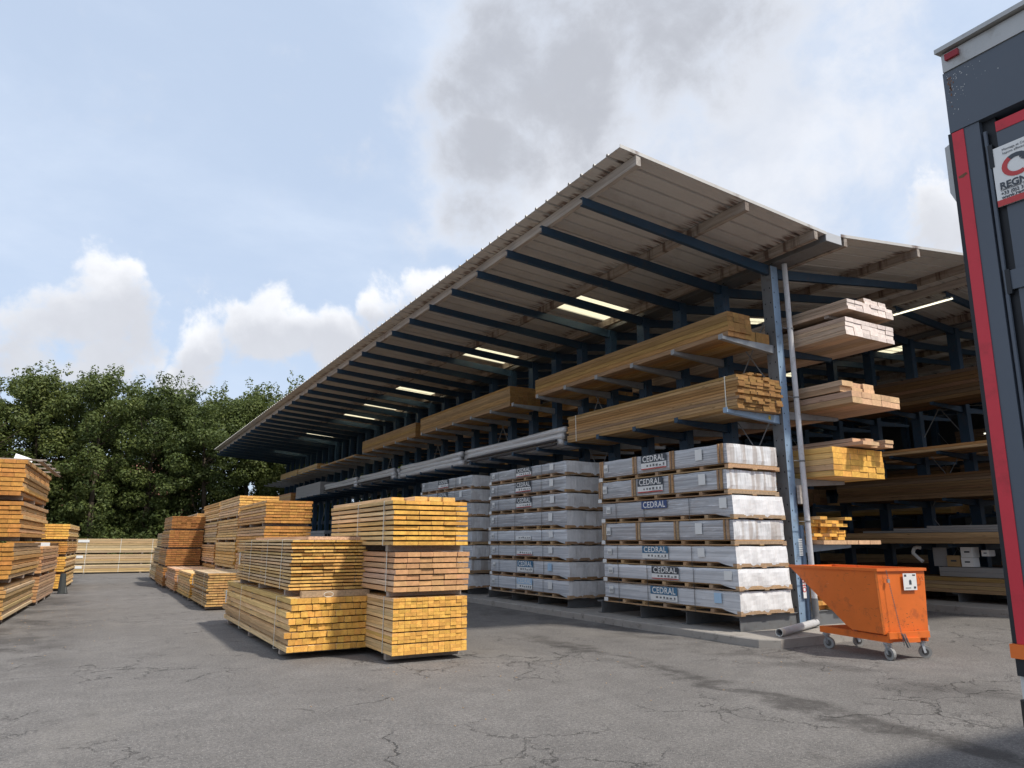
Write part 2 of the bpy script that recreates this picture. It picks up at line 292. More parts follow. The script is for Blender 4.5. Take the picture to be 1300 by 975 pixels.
# ------------------------------------------------------------ mesh helpers
class MB:
    def __init__(s): s.v = []; s.f = []; s.m = []
    def polytube(s, pts, r, n=10, mi=0):
        k = len(s.v)
        for p in pts:
            for i in range(n): g = 2 * math.pi * i / n; s.v.append((p[0] + r * math.cos(g), p[1], p[2] + r * math.sin(g)))
        for a in range(len(pts) - 1):
            for i in range(n): j = (i + 1) % n; s.f.append((k + a * n + i, k + a * n + j, k + (a + 1) * n + j, k + (a + 1) * n + i)); s.m.append(mi)
        s.f += [tuple(range(k, k + n))[::-1], tuple(range(k + (len(pts) - 1) * n, k + len(pts) * n))]; s.m += [mi, mi]; return s
    def quadface(s, pts, mi=0):
        n = len(s.v); s.v += [tuple(p) for p in pts]; s.f.append(tuple(range(n, n + len(pts)))); s.m.append(mi); return s
    def box(s, x0, y0, z0, x1, y1, z1, mi=0, endmi=None, M=None):
        n = len(s.v); P_ = [(x0, y0, z0), (x1, y0, z0), (x1, y1, z0), (x0, y1, z0), (x0, y0, z1), (x1, y0, z1), (x1, y1, z1), (x0, y1, z1)]
        if M is not None: P_ = [tuple(M @ Vector(p)) for p in P_]
        s.v += P_
        F = [(0, 3, 2, 1), (4, 5, 6, 7), (0, 1, 5, 4), (2, 3, 7, 6), (1, 2, 6, 5), (3, 0, 4, 7)]
        s.f += [tuple(n + i for i in q) for q in F]
        e = mi if endmi is None else endmi
        s.m += [mi, mi, e, e, mi, mi]; return s
    def bar(s, a, b, w, h, mi=0):
        """box beam from a to b, w across, h up"""
        a = Vector(a); b = Vector(b); d = (b - a).normalized(); up = Vector((0, 0, 1)) if abs(d.z) < .95 else Vector((0, 1, 0))
        x = d.cross(up).normalized(); u = x.cross(d).normalized(); n = len(s.v)
        for p in (a, b):
            for q, r in ((-1, -1), (1, -1), (1, 1), (-1, 1)): s.v.append(tuple(p + x * (q * w / 2) + u * (r * h / 2)))
        s.f += [tuple(n + i for i in q) for q in ((3, 2, 1, 0), (4, 5, 6, 7), (0, 1, 5, 4), (1, 2, 6, 5), (2, 3, 7, 6), (3, 0, 4, 7))]; s.m += [mi] * 6; return s
    def tube(s, a, b, r, n=12, mi=0, r2=None, hollow=0):
        a = Vector(a); b = Vector(b); d = (b - a).normalized(); up = Vector((0, 0, 1)) if abs(d.z) < .95 else Vector((0, 1, 0))
        x = d.cross(up).normalized(); u = x.cross(d).normalized(); k = len(s.v); r2 = r if r2 is None else r2
        for p, q in ((a, r), (b, r2)):
            for i in range(n):
                g = 2 * math.pi * i / n; s.v.append(tuple(p + x * (q * math.cos(g)) + u * (q * math.sin(g))))
        for i in range(n): j = (i + 1) % n; s.f.append((k + i, k + j, k + n + j, k + n + i)); s.m.append(mi)
        if hollow:
            k2 = len(s.v)
            for p, q in ((a, r - hollow), (b, r2 - hollow)):
                for i in range(n):
                    g = 2 * math.pi * i / n; s.v.append(tuple(p + x * (q * math.cos(g)) + u * (q * math.sin(g))))
            for i in range(n):
                j = (i + 1) % n
                s.f += [(k2 + j, k2 + i, k2 + n + i, k2 + n + j), (k + j, k + i, k2 + i, k2 + j), (k + n + i, k + n + j, k2 + n + j, k2 + n + i)]; s.m += [mi] * 3
        else: s.f += [tuple(k + i for i in range(n))[::-1], tuple(k + n + i for i in range(n))]; s.m += [mi, mi]
        return s
    def prism(s, prof, axis_from, axis_to, mi=0):
        """extrude closed profile list of 3D points by vector (to-from)"""
        d = Vector(axis_to) - Vector(axis_from); k = len(s.v); n = len(prof)
        s.v += [tuple(p) for p in prof] + [tuple(Vector(p) + d) for p in prof]
        s.f += [tuple(k + i for i in range(n))[::-1], tuple(k + n + i for i in range(n))]; s.m += [mi, mi]
        for i in range(n): j = (i + 1) % n; s.f.append((k + i, k + j, k + n + j, k + n + i)); s.m.append(mi)
        return s
    def mesh(s, name, mats, smooth=False):
        me = bpy.data.meshes.new(name); me.from_pydata(s.v, [], s.f)
        for q in mats: me.materials.append(MAT[q] if isinstance(q, str) else q)
        me.polygons.foreach_set('material_index', s.m)
        if smooth: me.polygons.foreach_set('use_smooth', [True] * len(s.f))
        me.update(); return me
def fixn(me):
    bm = bmesh.new(); bm.from_mesh(me); bmesh.ops.recalc_face_normals(bm, faces=bm.faces); bm.to_mesh(me); bm.free(); return me
def link(name, me, parent=None, loc=(0, 0, 0), rot=(0, 0, 0), scale=(1, 1, 1)):
    o = bpy.data.objects.new(name, me); COL.objects.link(o); o.location = loc; o.rotation_euler = rot; o.scale = scale
    if parent: o.parent = parent
    return o
def tag(o, label=None, cat=None, group=None, kind=None):
    if label: o['label'] = label
    if cat: o['category'] = cat
    if group: o['group'] = group
    if kind: o['kind'] = kind
    return o
def thing(name, label, cat, loc=(0, 0, 0), rz=0., group=None):
    o = bpy.data.objects.new(name, None); COL.objects.link(o); o.empty_display_size = .2
    o.location = loc; o.rotation_euler = (0, 0, rz); return tag(o, label, cat, group)
def part(name, mb, mats, parent, smooth=False, fix=False, **k):
    me = mb.mesh(name, mats, smooth)
    if fix: fixn(me)
    return link(name, me, parent, **k)
_c = {}
def plank_mesh(w, h, L, wd, hd=None):
    k = (round(w, 3), round(h, 3), round(L, 2), wd)
    if k not in _c:
        mb = MB(); c = min(w, h) * .05
        prof = [(c, 0, 0), (w - c, 0, 0), (w, 0, c), (w, 0, h - c), (w - c, 0, h), (c, 0, h), (0, 0, h - c), (0, 0, c)]
        n = 8; mb.v = list(prof) + [(x, L, z) for x, _, z in prof]
        mb.f = [tuple(range(n)), tuple(range(n, 2 * n))[::-1]]; mb.m = [1, 1]
        for i in range(n): j = (i + 1) % n; mb.f.append((j, i, n + i, n + j)); mb.m.append(0)
        _c[k] = mb.mesh('plank', WD[wd])
    return _c[k]
def textmesh(s, size, ext=0.0, bold=0.0, font=None, spacing=1.0):
    cu = bpy.data.curves.new('lettering', 'FONT'); cu.body = s; cu.size = size; cu.extrude = ext; cu.offset = bold; cu.space_character = spacing
    cu.resolution_u = 3; cu.align_x = 'CENTER'; cu.align_y = 'CENTER'
    o = bpy.data.objects.new('tmp', cu); COL.objects.link(o); dg = bpy.context.evaluated_depsgraph_get(); me = bpy.data.meshes.new_from_object(o.evaluated_get(dg))
    bpy.data.objects.remove(o); return me
ROT_NX = Matrix(((0, 0, -1), (-1, 0, 0), (0, 1, 0))).to_euler()      # text that faces -X
ROT_NY = (R(90), 0, 0)                                               # text that faces -Y

def bundle(label, x, y, z, Wd, H, L, nx, nz, wd, gap=.012, rz=0., jit=.012, bear=.07, layerdx=0., straps=(), lathy=(), ext=None, name='timber_bundle', cat='timber stack', group=None, tagat=None, nrow=None, wdf=None, drop=0., grp=0, grpgap=.016):
    """banded bundle: x,y,z is its lower left corner at the end facing the yard"""
    T = thing(name, label, cat, (x, y, z), rz, group)
    z0 = bear; bh = (H - bear - gap * (nz - 1) - (grpgap * ((nz - 1) // grp) if grp else 0)) / nz; bw = Wd / nx
    if bear > .02:
        for yb in (L * .07, L * .5, L * .9):
            MBb = _c.setdefault(('bearer', round(Wd, 2), round(bear, 3)), None)
            if MBb is None: MBb = _c[('bearer', round(Wd, 2), round(bear, 3))] = MB().box(0, 0, 0, Wd * .98, .09, bear - .002, 0).mesh('bearer', WD['weather'])
            link('bearer', MBb, T, (Wd * .01, yb, .001))
    lm = MB()
    for k in range(nz):
        dx = random.uniform(-1, 1) * layerdx; zz = z0 + k * (bh + gap) + (grpgap * (k // grp) if grp else 0); ddy = random.uniform(-1, 1) * jit
        for i in range(nx):
            if drop and 0 < i < nx - 1 and k == nz - 1 and random.random() < drop: continue
            w_ = wdf(i, k) if wdf else wd
            me = plank_mesh(bw - .004, bh - .002, L, w_)
            link('plank', me, T, (dx + i * bw + .002 + random.uniform(-.0015, .0015), ddy + random.uniform(-1, 1) * jit, zz + .001))
        if gap > .006 and k < nz - 1:
            for yb in (L * .12, L * .5, L * .86): lm.box(.01, yb, zz + bh - .0005, Wd - .01, yb + .04, zz + bh + gap)
    if lm.v: tag(part('lath', lm, WD['weather'], T), kind='stuff')
    for ys, mt in straps:
        a, bq = -.006 - layerdx, Wd + .006 + layerdx; zt = H + .004; zb = z0 - .004; w2 = .011; sb = MB()
        sb.box(a, ys - w2, zb, a + .002, ys + w2, zt); sb.box(bq - .002, ys - w2, zb, bq, ys + w2, zt); sb.box(a + .0021, ys - w2, zt - .002, bq - .0021, ys + w2, zt + .001); sb.box(a + .0021, ys - w2, zb - .001, bq - .0021, ys + w2, zb + .002)
        part('strap', sb, [mt], T)
    if tagat: 
        ty, tz, tw, th = tagat; part('tag', MB().box(-.014 - layerdx, ty, tz, -.010 - layerdx, ty + tw, tz + th), ['white_paper'], T)
    return T

# ------------------------------------------------------------ setting: ground, plinths
gm = MB(); gm.quadface([(-1500, -1500, 0), (1500, -1500, 0), (1500, 1500, 0), (-1500, 1500, 0)])
tag(part('ground', gm, ['asphalt'], None), kind='structure')
def plinth(x0, y0, x1, y1, h=.13):
    mb = MB(); n = int((y1 - y0) / .6); vs = []
    rg = random.Random(int(x0 * 10))
    L_ = [(x0 + rg.uniform(-.012, .02) + (.28 if i == 0 else 0), y0 + i * (y1 - y0) / n) for i in range(n + 1)]
    L_ = [L_[0], (x0 + .03, y0 + .22)] + L_[1:]
    Rr = [(x1, p[1]) for p in L_]
    e = .015
    for i in range(len(L_) - 1):
        a, b_ = L_[i], L_[i + 1]; c_, d_ = Rr[i], Rr[i + 1]
        mb.quadface([(a[0], a[1], 0), (b_[0], b_[1], 0), (b_[0], b_[1], h - e), (a[0], a[1], h - e)][::-1])
        mb.quadface([(a[0], a[1], h - e), (b_[0], b_[1], h - e), (b_[0] + e, b_[1], h), (a[0] + e, a[1], h)][::-1])
        mb.quadface([(a[0] + e, a[1], h), (b_[0] + e, b_[1], h), (d_[0], d_[1], h), (c_[0], c_[1], h)][::-1])
        mb.quadface([(c_[0], c_[1], 0), (d_[0], d_[1], 0), (d_[0], d_[1], h), (c_[0], c_[1], h)])
    a, c_ = L_[0], Rr[0]; mb.quadface([(a[0], a[1], 0), (c_[0], c_[1], 0), (c_[0], c_[1], h), (a[0] + e, a[1], h), (a[0], a[1], h - e)])
    return tag(part('plinth', mb, ['concrete'], None, fix=True), kind='structure')
plinth(9.08, 7.9, 13.3, 50.5)
plinth(17.35, 3.4, 22.6, 50.5, .17)
plinth(27.6, 3.4, 32.4, 50.5, .17)

# ------------------------------------------------------------ racks under roofs
def sheet_mesh(x0, x1, zf, wid=1.05, pitch=.35, mats=('roof_metal',), thick=.006):
    mb = MB(); pts = []
    n = int(round(wid / pitch))
    for i in range(n):
        y = i * pitch
        pts += [(y, 0), (y + .09, 0), (y + .095, .004), (y + .105, .004), (y + .11, 0), (y + .20, 0), (y + .205, .004), (y + .215, .004), (y + .22, 0), (y + .285, 0), (y + .30, .042), (y + .33, .042), (y + .345, 0)]
    pts.append((wid - .001, 0)); m_ = len(pts)
    for x in (x0, x1):
        for y, h in pts: mb.v.append((x, y, zf(x) + h + thick))
        for y, h in pts: mb.v.append((x, y, zf(x) + h))
    for i in range(m_ - 1):
        a = i; b_ = i + 1; c_ = 2 * m_
        mb.f += [(a, c_ + a, c_ + b_, b_), (m_ + b_, m_ + c_ + b_, m_ + c_ + a, m_ + a), (m_ + a, a, b_, m_ + b_), (c_ + a, c_ + m_ + a, c_ + m_ + b_, c_ + b_)]; mb.m += [0] * 4
    for i in (0, m_ - 1): mb.f.append((i, m_ + i, 3 * m_ + i, 2 * m_ + i)); mb.m.append(0)
    return mb.mesh('roof_sheet', mats)
def rack(label, xp, y0, n, step, zL, zR, xl, xr, eL, eR, ystart, nsheet, skyL, skyR, levL, levR, armL=1.37, armR=1.55, gut=True, topmix=None, feet=True, detail=True, skr=None):
    """double sided cantilever rack carrying a butterfly roof. zL/zR: underside of the sheets as functions of x"""
    T = thing('roofed_timber_rack', label, 'storage rack', (xp, y0, 0), 0)
    def P_(name, mb, mats, **k): return part(name, mb, mats, T, **k)
    ox, oy = xp, y0; w, d = .095, .125
    ztop = zL(xp) - .2
    post = MB(); post.box(-w, -d, .13, w, d, ztop)
    # dark plates on the faces paint the shade inside the bolt holes
    web = MB()
    for k in range(int(ztop / .3)):
        z = .35 + k * .3
        web.box(-.055, -d - .003, z, -.037, -d - .0005, z + .024)
        for yy in (-.075, .055): web.box(-w - .003, yy, z + .1, -w - .0005, yy + .02, z + .13)
    pm = post.mesh('post', ['blue_steel']); post.m = [0, 0, 0, 0, 0, 1]; pm1 = post.mesh('post', ['sunlit_blue_steel', 'foot_steel']); hm = web.mesh('bolt_holes', ['hole_shade'])
    am = {}
    def arm(side, L_, mt, h=.13):
        k = (side, round(L_, 2), mt)
        if k not in am:
            mb = MB(); s = side; x0 = s * w
            for ya in (-.045,): 
                prof = [(x0, ya, -.16), (x0, ya, 0), (s * (w + L_), ya, 0), (s * (w + L_), ya, -.055)]
                mb.prism(prof, (0, 0, 0), (0, .01, 0))
                mb.box(min(x0, s * (w + L_)), ya + .0101, -.010, max(x0, s * (w + L_)), ya + .09, 0)
            mb.prism([(x0, -.035, -.16), (x0, .045, -.16), (s * (w + L_), .045, -.06), (s * (w + L_), -.035, -.06)], (0, 0, 0), (0, 0, .008))
            mb.box(s * (w + L_) - .006, -.05, -.06, s * (w + L_) + .006, .05, .035)
            am[k] = fixn(mb.mesh('arm', [mt]))
        return am[k]
    def hollow_box(): pass
    rl = MB(); x_t = xl - xp
    def rafter_mesh(zf, xt, mt):
        """C channel rafter from post out to xt (absolute x)"""
        mb = MB(); a = Vector((0, 0, zf(xp) - .19)); b_ = Vector((xt - xp, 0, zf(xt) - .19)); s = 1 if xt > xp else -1
        h0, h1 = .20, .14
        mb.prism([(a.x, -.035, a.z), (b_.x, -.035, b_.z), (b_.x, -.035, b_.z - h1), (a.x, -.035, a.z - h0)], (0, 0, 0), (0, .008, 0))
        mb.prism([(a.x, -.0268, a.z), (b_.x, -.0268, b_.z), (b_.x, .045, b_.z), (a.x, .045, a.z)], (0, 0, 0), (0, 0, -.008))
        mb.prism([(a.x, -.0268, a.z - h0), (b_.x, -.0268, b_.z - h1), (b_.x, .045, b_.z - h1), (a.x, .045, a.z - h0)], (0, 0, 0), (0, 0, .008))
        return fixn(mb.mesh('rafter', [mt]))
    rmL = rafter_mesh(zL, xl, 'blue_steel'); rmR = rafter_mesh(zR, xr, 'blue_steel')
    fm = MB(); fm.box(-1.52, -.07, .132, 1.52, -.058, .37); fm.box(-1.52, -.0579, .355, 1.52, .07, .37); fm.box(-1.52, -.0579, .132, 1.52, .07, .145); fm.box(-1.53, -.1, .3701, 1.53, .08, .385); footm = fm.mesh('foot', ['foot_steel'])
    for i in range(n):
        y = i * step
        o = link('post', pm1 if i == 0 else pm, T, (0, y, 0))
        if detail and i < 6: tag(link('bolt_holes', hm, T, (0, y, 0)), kind='stuff')
        link('rafter', rmL, T, (0, y - .05, 0)); link('rafter', rmR, T, (0, y + .06, 0))
        if feet: link('foot', footm, T, (0, y, 0))
        for z, mt in levL: link('arm', arm(-1, armL, mt if (i == 0 or mt != 'sunlit_blue_steel') else 'blue_steel'), T, (0, y, z))
        for z, mt in levR: link('arm', arm(1, armR, mt if (i == 0 or mt != 'sunlit_blue_steel') else 'blue_steel'), T, (0, y, z))
    # thin bracing rods between the first posts
    br = MB()
    for i in range(0, n - 1, 4):
        for za, zb in ((.5, 2.4), (2.4, 4.3), (4.3, 6.2)):
            br.tube((0, i * step, za), (0, (i + 1) * step, zb), .012, 6); br.tube((0.03, i * step, zb), (.03, (i + 1) * step, za), .012, 6)
    tag(P_('brace', br, ['grey_steel']), kind='stuff')
    ya = ystart - y0; yb = ya + nsheet * 1.05
    # purlins
    for x, zf, mt, ov in ((eL + .36, zL, 'purlin_pale', .0), (eL + 2.72, zL, 'purlin_wood', 0), (xp - .30, zL, 'purlin_wood', 0), (xp + .55, zR, 'purlin_wood', 0), (xp + 2.95, zR, 'purlin_wood', 0), (eR - .75, zR, 'purlin_wood', 0)):
        zt = zf(x); mb = MB()
        mb.box(x - xp - .045, ya, zt - .178, x - xp + .045, yb, zt - .004)
        P_('purlin', mb, [mt])
    # sheets
    xm = eL + 2.72
    sh = {}
    def sheets(zf, xa, xb, sky, sx0, sx1):
        full = sheet_mesh(xa - xp, xb - xp, lambda x: zf(x + xp)); pieces = [sheet_mesh(a - xp, b_ - xp, lambda x: zf(x + xp)) for a, b_ in ((xa, sx0), (sx1, xb)) if b_ - a > .05]
        smm = sheet_mesh(sx0 - xp, sx1 - xp, lambda x: zf(x + xp) + .001, mats=('skylight_plastic',)); 
        for i in range(nsheet):
            y = ya + i * 1.05; hit = any(abs(ystart + (i + .5) * 1.05 - s_) < .53 for s_ in sky)
            if hit:
                for q in pieces: link('roof_sheet', q, T, (0, y, 0))
                link('skylight', smm, T, (0, y, 0))
            else: link('roof_sheet', full, T, (0, y, 0))
    sheets(zL, eL, xp - .02, skyL, eL + 2.9, xp - .04)
    sheets(zR, xp + .42, eR, skyR, *(skr or (xr - 1.6, xr - .4)))
    # valley gutter and its bright end
    zg = zL(xp) ; g = MB(); g.box(-.02, ya + .02, zg - .13, .42, yb, zg - .12); g.box(-.02, ya + .02, zg - .1199, -.01, yb, zg + .03); g.box(.41, ya + .02, zg - .1199, .42, yb, zg + .03); g.box(-.02, ya + .01, zg - .13, .42, ya + .0199, zg + .03)
    P_('gutter', g, ['foot_steel']); P_('gutter_end', MB().box(-.02, ya - .004, zg - .12, .42, ya + .0099, zg + .05), ['flashing_metal'])
    fl = MB()
    for zf, xa, xb in ((zL, eL, xp), (zR, xp + .42, eR)):
        fl.prism([(xa - xp, ya - .012, zf(xa) - .008), (xb - xp, ya - .012, zf(xb) - .008), (xb - xp, ya - .012, zf(xb) + .05), (xa - xp, ya - .012, zf(xa) + .05)], (0, 0, 0), (0, .008, 0))
    P_('verge_flashing', fl, ['roof_metal'], fix=True)
    return T, P_
z1L = lambda x: 7.45 - .07 * (x - 6.3)
z1R = lambda x: 7.13 + .125 * (x - 11.25)
LV = [(5.30, 'grey_steel'), (3.93, 'sunlit_blue_steel')]
RV = [(5.27, 'blue_steel'), (4.03, 'grey_steel'), (2.76, 'grey_steel'), (1.55, 'sunlit_blue_steel')]
T1, P1 = rack('long double-sided blue cantilever rack under a butterfly roof, timber yard shed nearest the camera', 11.085, 8.96, 33, 1.27, z1L, z1R, 6.5, 16.3, 6.3, 17.35, 7.62, 40, (13.4, 18.6, 24.9, 28.1, 31.3, 37.1, 43.4), (13.4, 22.8, 33), LV, RV)
z2L = lambda x: 7.76 - .07 * (x - 17.0)
z2R = lambda x: 7.56 + .05 * (x - 20.2)
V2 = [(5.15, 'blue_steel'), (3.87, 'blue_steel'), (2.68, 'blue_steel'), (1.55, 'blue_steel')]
rack('second roofed blue cantilever rack behind, across the shaded aisle, partly hidden by the truck', 20.0, 5.15, 36, 1.27, z2L, z2R, 17.3, 24.6, 16.95, 25.4, 4.0, 43, (), (13.4, 17.6, 22.9), V2, V2, feet=True, detail=False, skr=(20.65, 22.15))
z3L = lambda x: 7.80 - .06 * (x - 25.2)
z3R = lambda x: 7.50 + .06 * (x - 30.2)
rack('farthest dark blue cantilever rack deep in the shade at the back', 30.0, 5.15, 30, 1.27, z3L, z3R, 25.8, 34.4, 25.2, 35.9, 4.0, 36, (), (13.5, 25), V2, V2, detail=False)
# downpipe and plate on the first post
dp = MB(); dp.tube((.185, -.25, .30), (.165, -.25, 6.95), .05, 14)
P1('downpipe', dp, ['grey_pipe'], smooth=False)
for z in (1.95, 3.05, 4.25, 5.6, 1.0):
    P1('pipe_clip', MB().tube((.178, -.25, z), (.178, -.25, z + .03), .056, 14).box(-.05, -.255, z + .005, .13, -.245, z + .022), ['foot_steel'])
P1('pipe_collar', MB().tube((.185, -.25, .30), (.185, -.25, .62), .058, 14), ['foot_steel'])
P1('wood_block', MB().box(.06, -.235, 2.28, .20, -.17, 2.62), ['purlin_pale'])
P1('web_plate', MB().box(.125, -.17, .24, .17, .02, 1.9), ['sunlit_blue_steel'])
gr = MB()
for i in range(5): gr.box(.0 + i * .022, -.1655, 1.36, .006 + i * .022, -.164, 1.66)
for i in range(8): gr.box(-.004, -.1675, 1.36 + i * .04, .10, -.166, 1.368 + i * .04)
P1('white_grid', gr, ['white_paper'])
P1('height_sticker', MB().box(.01, -.166, .62, .095, -.164, 1.12), ['white_paper'])
tm = textmesh('OHRA', .13, .0005, .002); tm.materials.append(MAT['print_red']); o = link('lettering', tm, T1, (.052, -.1675, .9), Matrix(((0, -1, 0), (0, 0, -1), (1, 0, 0))).to_euler())
P1('level_sticker', MB().box(-.40, -.0535, 3.83, -.34, -.0515, 3.90), ['print_yellow']); P1('level_sticker', MB().box(.13, -.0535, 2.67, .19, -.0515, 2.74), ['print_yellow'])
for p in ((-.37, 3.865), (.16, 2.705)):
    tm = textmesh('T2', .05, .0003, .001); tm.materials.append(MAT['print_dark']); link('lettering', tm, T1, (p[0], -.0545, p[1]), ROT_NY)
# extra short arms at the second bay, low level
# ------------------------------------------------------------ loose pipe on the plinth
lp = thing('drain_pipe', 'loose grey plastic drain pipe lying on the kerb below the downpipe', 'pipe', (11.25, 8.7, .13))
part('pipe', MB().tube((-.03, -.02, .085), (-1.66, -.58, .07), .06, 16, hollow=.008), ['grey_pipe'], lp, fix=True)
part('elbow', MB().tube((.0, 0, .05), (.02, .01, .18), .066, 14).tube((.0, .0, .08), (-.14, -.05, .083), .067, 14), ['foot_steel'], lp)
part('pipe_end', MB().tube((-1.54, -.540, .0709), (-1.664, -.5815, .07), .0615, 16, hollow=.008), ['strap_white'], lp, fix=True)

# ------------------------------------------------------------ film wrapped packs on pallets
CED = {}
def letters(txt, size, mt, key):
    if key not in CED: me = textmesh(txt, size, .0004, .0025, spacing=1.08); me.materials.append(MAT[mt]); CED[key] = me
    return CED[key]
_pm = {}
def wrapped(label, x, y, zb, zt, Wd, L, style, white_end, side='film_side', group='film-wrapped packs of cladding under the roof', slip=None):
    """style: head colour or None, lower card, red line, position of sign, battens"""
    T = thing('cladding_pack', label, 'wrapped pack', (x, y, zb), 0, group)
    ph = .10; H = zt - zb
    # pallet
    if 'st' not in _pm:
        _pm['st'] = MB().box(0, 0, 0, 1.30, .085, .058).mesh('stringer', ['pallet_wood_side', 'pallet_wood_end']); _pm['db'] = MB().box(0, 0, 0, .11, 3.72, .019).mesh('deck_board', ['pallet_wood_side'])
    pb = part('pallet', MB().box(.05, .02, .079, Wd - .05, L - .02, .098), ['pallet_wood_side'], T)
    for k in range(7): link('stringer', _pm['st'], pb, (.005, .0 + k * (L - .085) / 6, .020), scale=((Wd - .01) / 1.30, 1, 1))
    for xx in (0, Wd * .47, Wd - .11): link('deck_board', _pm['db'], pb, (xx, 0, .0), scale=(1, L / 3.72, 1))
    # wrapped load with slightly slack film
    nx_, ny_, nz_ = 14, 34, 5; mb = MB()
    rg = random.Random(label); ph1, ph2 = rg.random() * 9, rg.random() * 9
    def P3(i, j, k):
        u, v_, w_ = i / nx_, j / ny_, k / nz_
        px, py, pz = .012 + u * (Wd - .024), .015 + v_ * (L - .03), ph + w_ * (H - ph - .002)
        if white_end == 'film_end':      # film pulled down over the pallet end
            pl = max(0., 1 - v_ * L / .42) ** .7; pz = w_ * (H - .002) + (1 - w_) * (.018 + (ph - .018) * (1 - pl)); pz += .006 * math.sin(u * 23 + ph2) * (k == 0) * pl; py -= .02 * pl * (1 - w_) * (j == 0); px += (-.012 if i == 0 else (.012 if i == nx_ else 0)) * pl * (1 - w_)
        a = .004 * math.sin(v_ * 31 + ph1 + k * .7) * math.sin(w_ * math.pi) + .0015 * math.sin(v_ * 83 + k * 1.3 + ph2)
        if i == 0: px -= a
        if i == nx_: px += a
        if j == 0: py -= .010 * math.sin(u * 17 + ph1 + k * .5) * math.sin(w_ * 3.1) + .003 * math.sin(u * 39 + k * .6 + ph2)
        if k == nz_: pz += .004 * math.sin(v_ * 40 + u * 9)
        if (i in (0, nx_)) + (j in (0, ny_)) + (k in (0, nz_)) >= 2:
            px += .010 if i == 0 else (-.010 if i == nx_ else 0); pz += -.008 if k == nz_ else 0; py += .010 if j == 0 else 0
        return (px, py, pz)
    def face(fn, na, nb, mi, flip):
        k0 = len(mb.v)
        for a in range(na + 1):
            for b_ in range(nb + 1): mb.v.append(fn(a, b_))
        for a in range(na):
            for b_ in range(nb):
                q = (k0 + a * (nb + 1) + b_, k0 + (a + 1) * (nb + 1) + b_, k0 + (a + 1) * (nb + 1) + b_ + 1, k0 + a * (nb + 1) + b_ + 1)
                mb.f.append(q[::-1] if flip else q); mb.m.append(mi)
    face(lambda a, b_: P3(0, a, b_), ny_, nz_, 0, True); face(lambda a, b_: P3(nx_, a, b_), ny_, nz_, 0, False)
    face(lambda a, b_: P3(a, 0, b_), nx_, nz_, 1, False); face(lambda a, b_: P3(a, ny_, b_), nx_, nz_, 1, True)
    face(lambda a, b_: P3(a, b_, nz_), nx_, ny_, 0, False); face(lambda a, b_: P3(a, b_, 0), nx_, ny_, 0, True)
    part('wrapped_load', mb, [side, white_end], T)
    hd, card, red, ypos, bats, zs = style
    hl = H - ph
    if bats:
        for yb in bats:
            part('batten', MB().box(-.010, yb, ph + .002, .008, yb + .055, H - .004), WD['pallet'], T)
            part('batten', MB().box(-.010, yb + .085, ph + .002, .008, yb + .125, H - .004), WD['pallet'], T)
    if hd or card:
        w_ = .74; hh = min(.15, hl * .48); ch = hl * (.36 if card else 0) ; zt_ = H - .015
        if hd:
            part('sign_header', MB().box(-.016, ypos, zt_ - hh, -.013, ypos + w_, zt_), [hd], T)
            link('lettering', letters('CEDRAL', .165, 'white_paper', 'ced'), T, (-.0172, ypos + w_ / 2, zt_ - hh * .52), ROT_NX, (1, min(1, hh / .15), 1))
        if card:
            zc = zt_ - hh - .004; part('sign_card', MB().box(-.016, ypos, zc - ch, -.013, ypos + w_, zc), ['white_paper'], T)
            gm_ = MB()
            for i in range(6): gm_.box(-.0175, ypos + .05 + i * .095, zc - ch * .62, -.0165, ypos + .05 + i * .095 + rg.uniform(.03, .065), zc - ch * rg.uniform(.2, .42))
            for i in range(2): gm_.box(-.0175, ypos + .05, zc - ch * (.72 + .1 * i), -.0165, ypos + .3 + .1 * i, zc - ch * (.69 + .1 * i))
            part('card_print', gm_, ['foot_steel'], T)
            if red: part('card_stripe', MB().box(-.018, ypos, zc - ch, -.0168, ypos + w_, zc - ch * .84), ['print_red'], T)
    # paper slip and barcode label
    yp = slip if slip else .62 + rg.uniform(-.1, .1)
    part('paper_slip', MB().box(-.015, yp, ph + hl * .28, -.012, yp + .17, ph + hl * .85), ['white_paper' if zs != 'blue' else 'print_paleblue'], T)
    part('barcode_label', MB().box(-.015, L - .33, ph + hl * .3, -.012, L - .19, ph + hl * .75), ['white_paper'], T)
    bc = MB()
    for i in range(4): bc.box(-.0165, L - .31 + i * .028, ph + hl * .36, -.0155, L - .298 + i * .028, ph + hl * .55)
    part('barcode', bc, ['print_dark'], T)
    part('corner_label', MB().box(-.006, L - .13, .012, -.002, L - .004, .088), ['white_paper'], T)
    for ys in (L * .28, L * .62, L * .86):
        if not bats: part('strap', MB().box(-.0125, ys, .0, -.0105, ys + .012, H - .006), ['strap_dark'], T)
    return T
BT = (.10, 1.34, 2.45, 3.56)
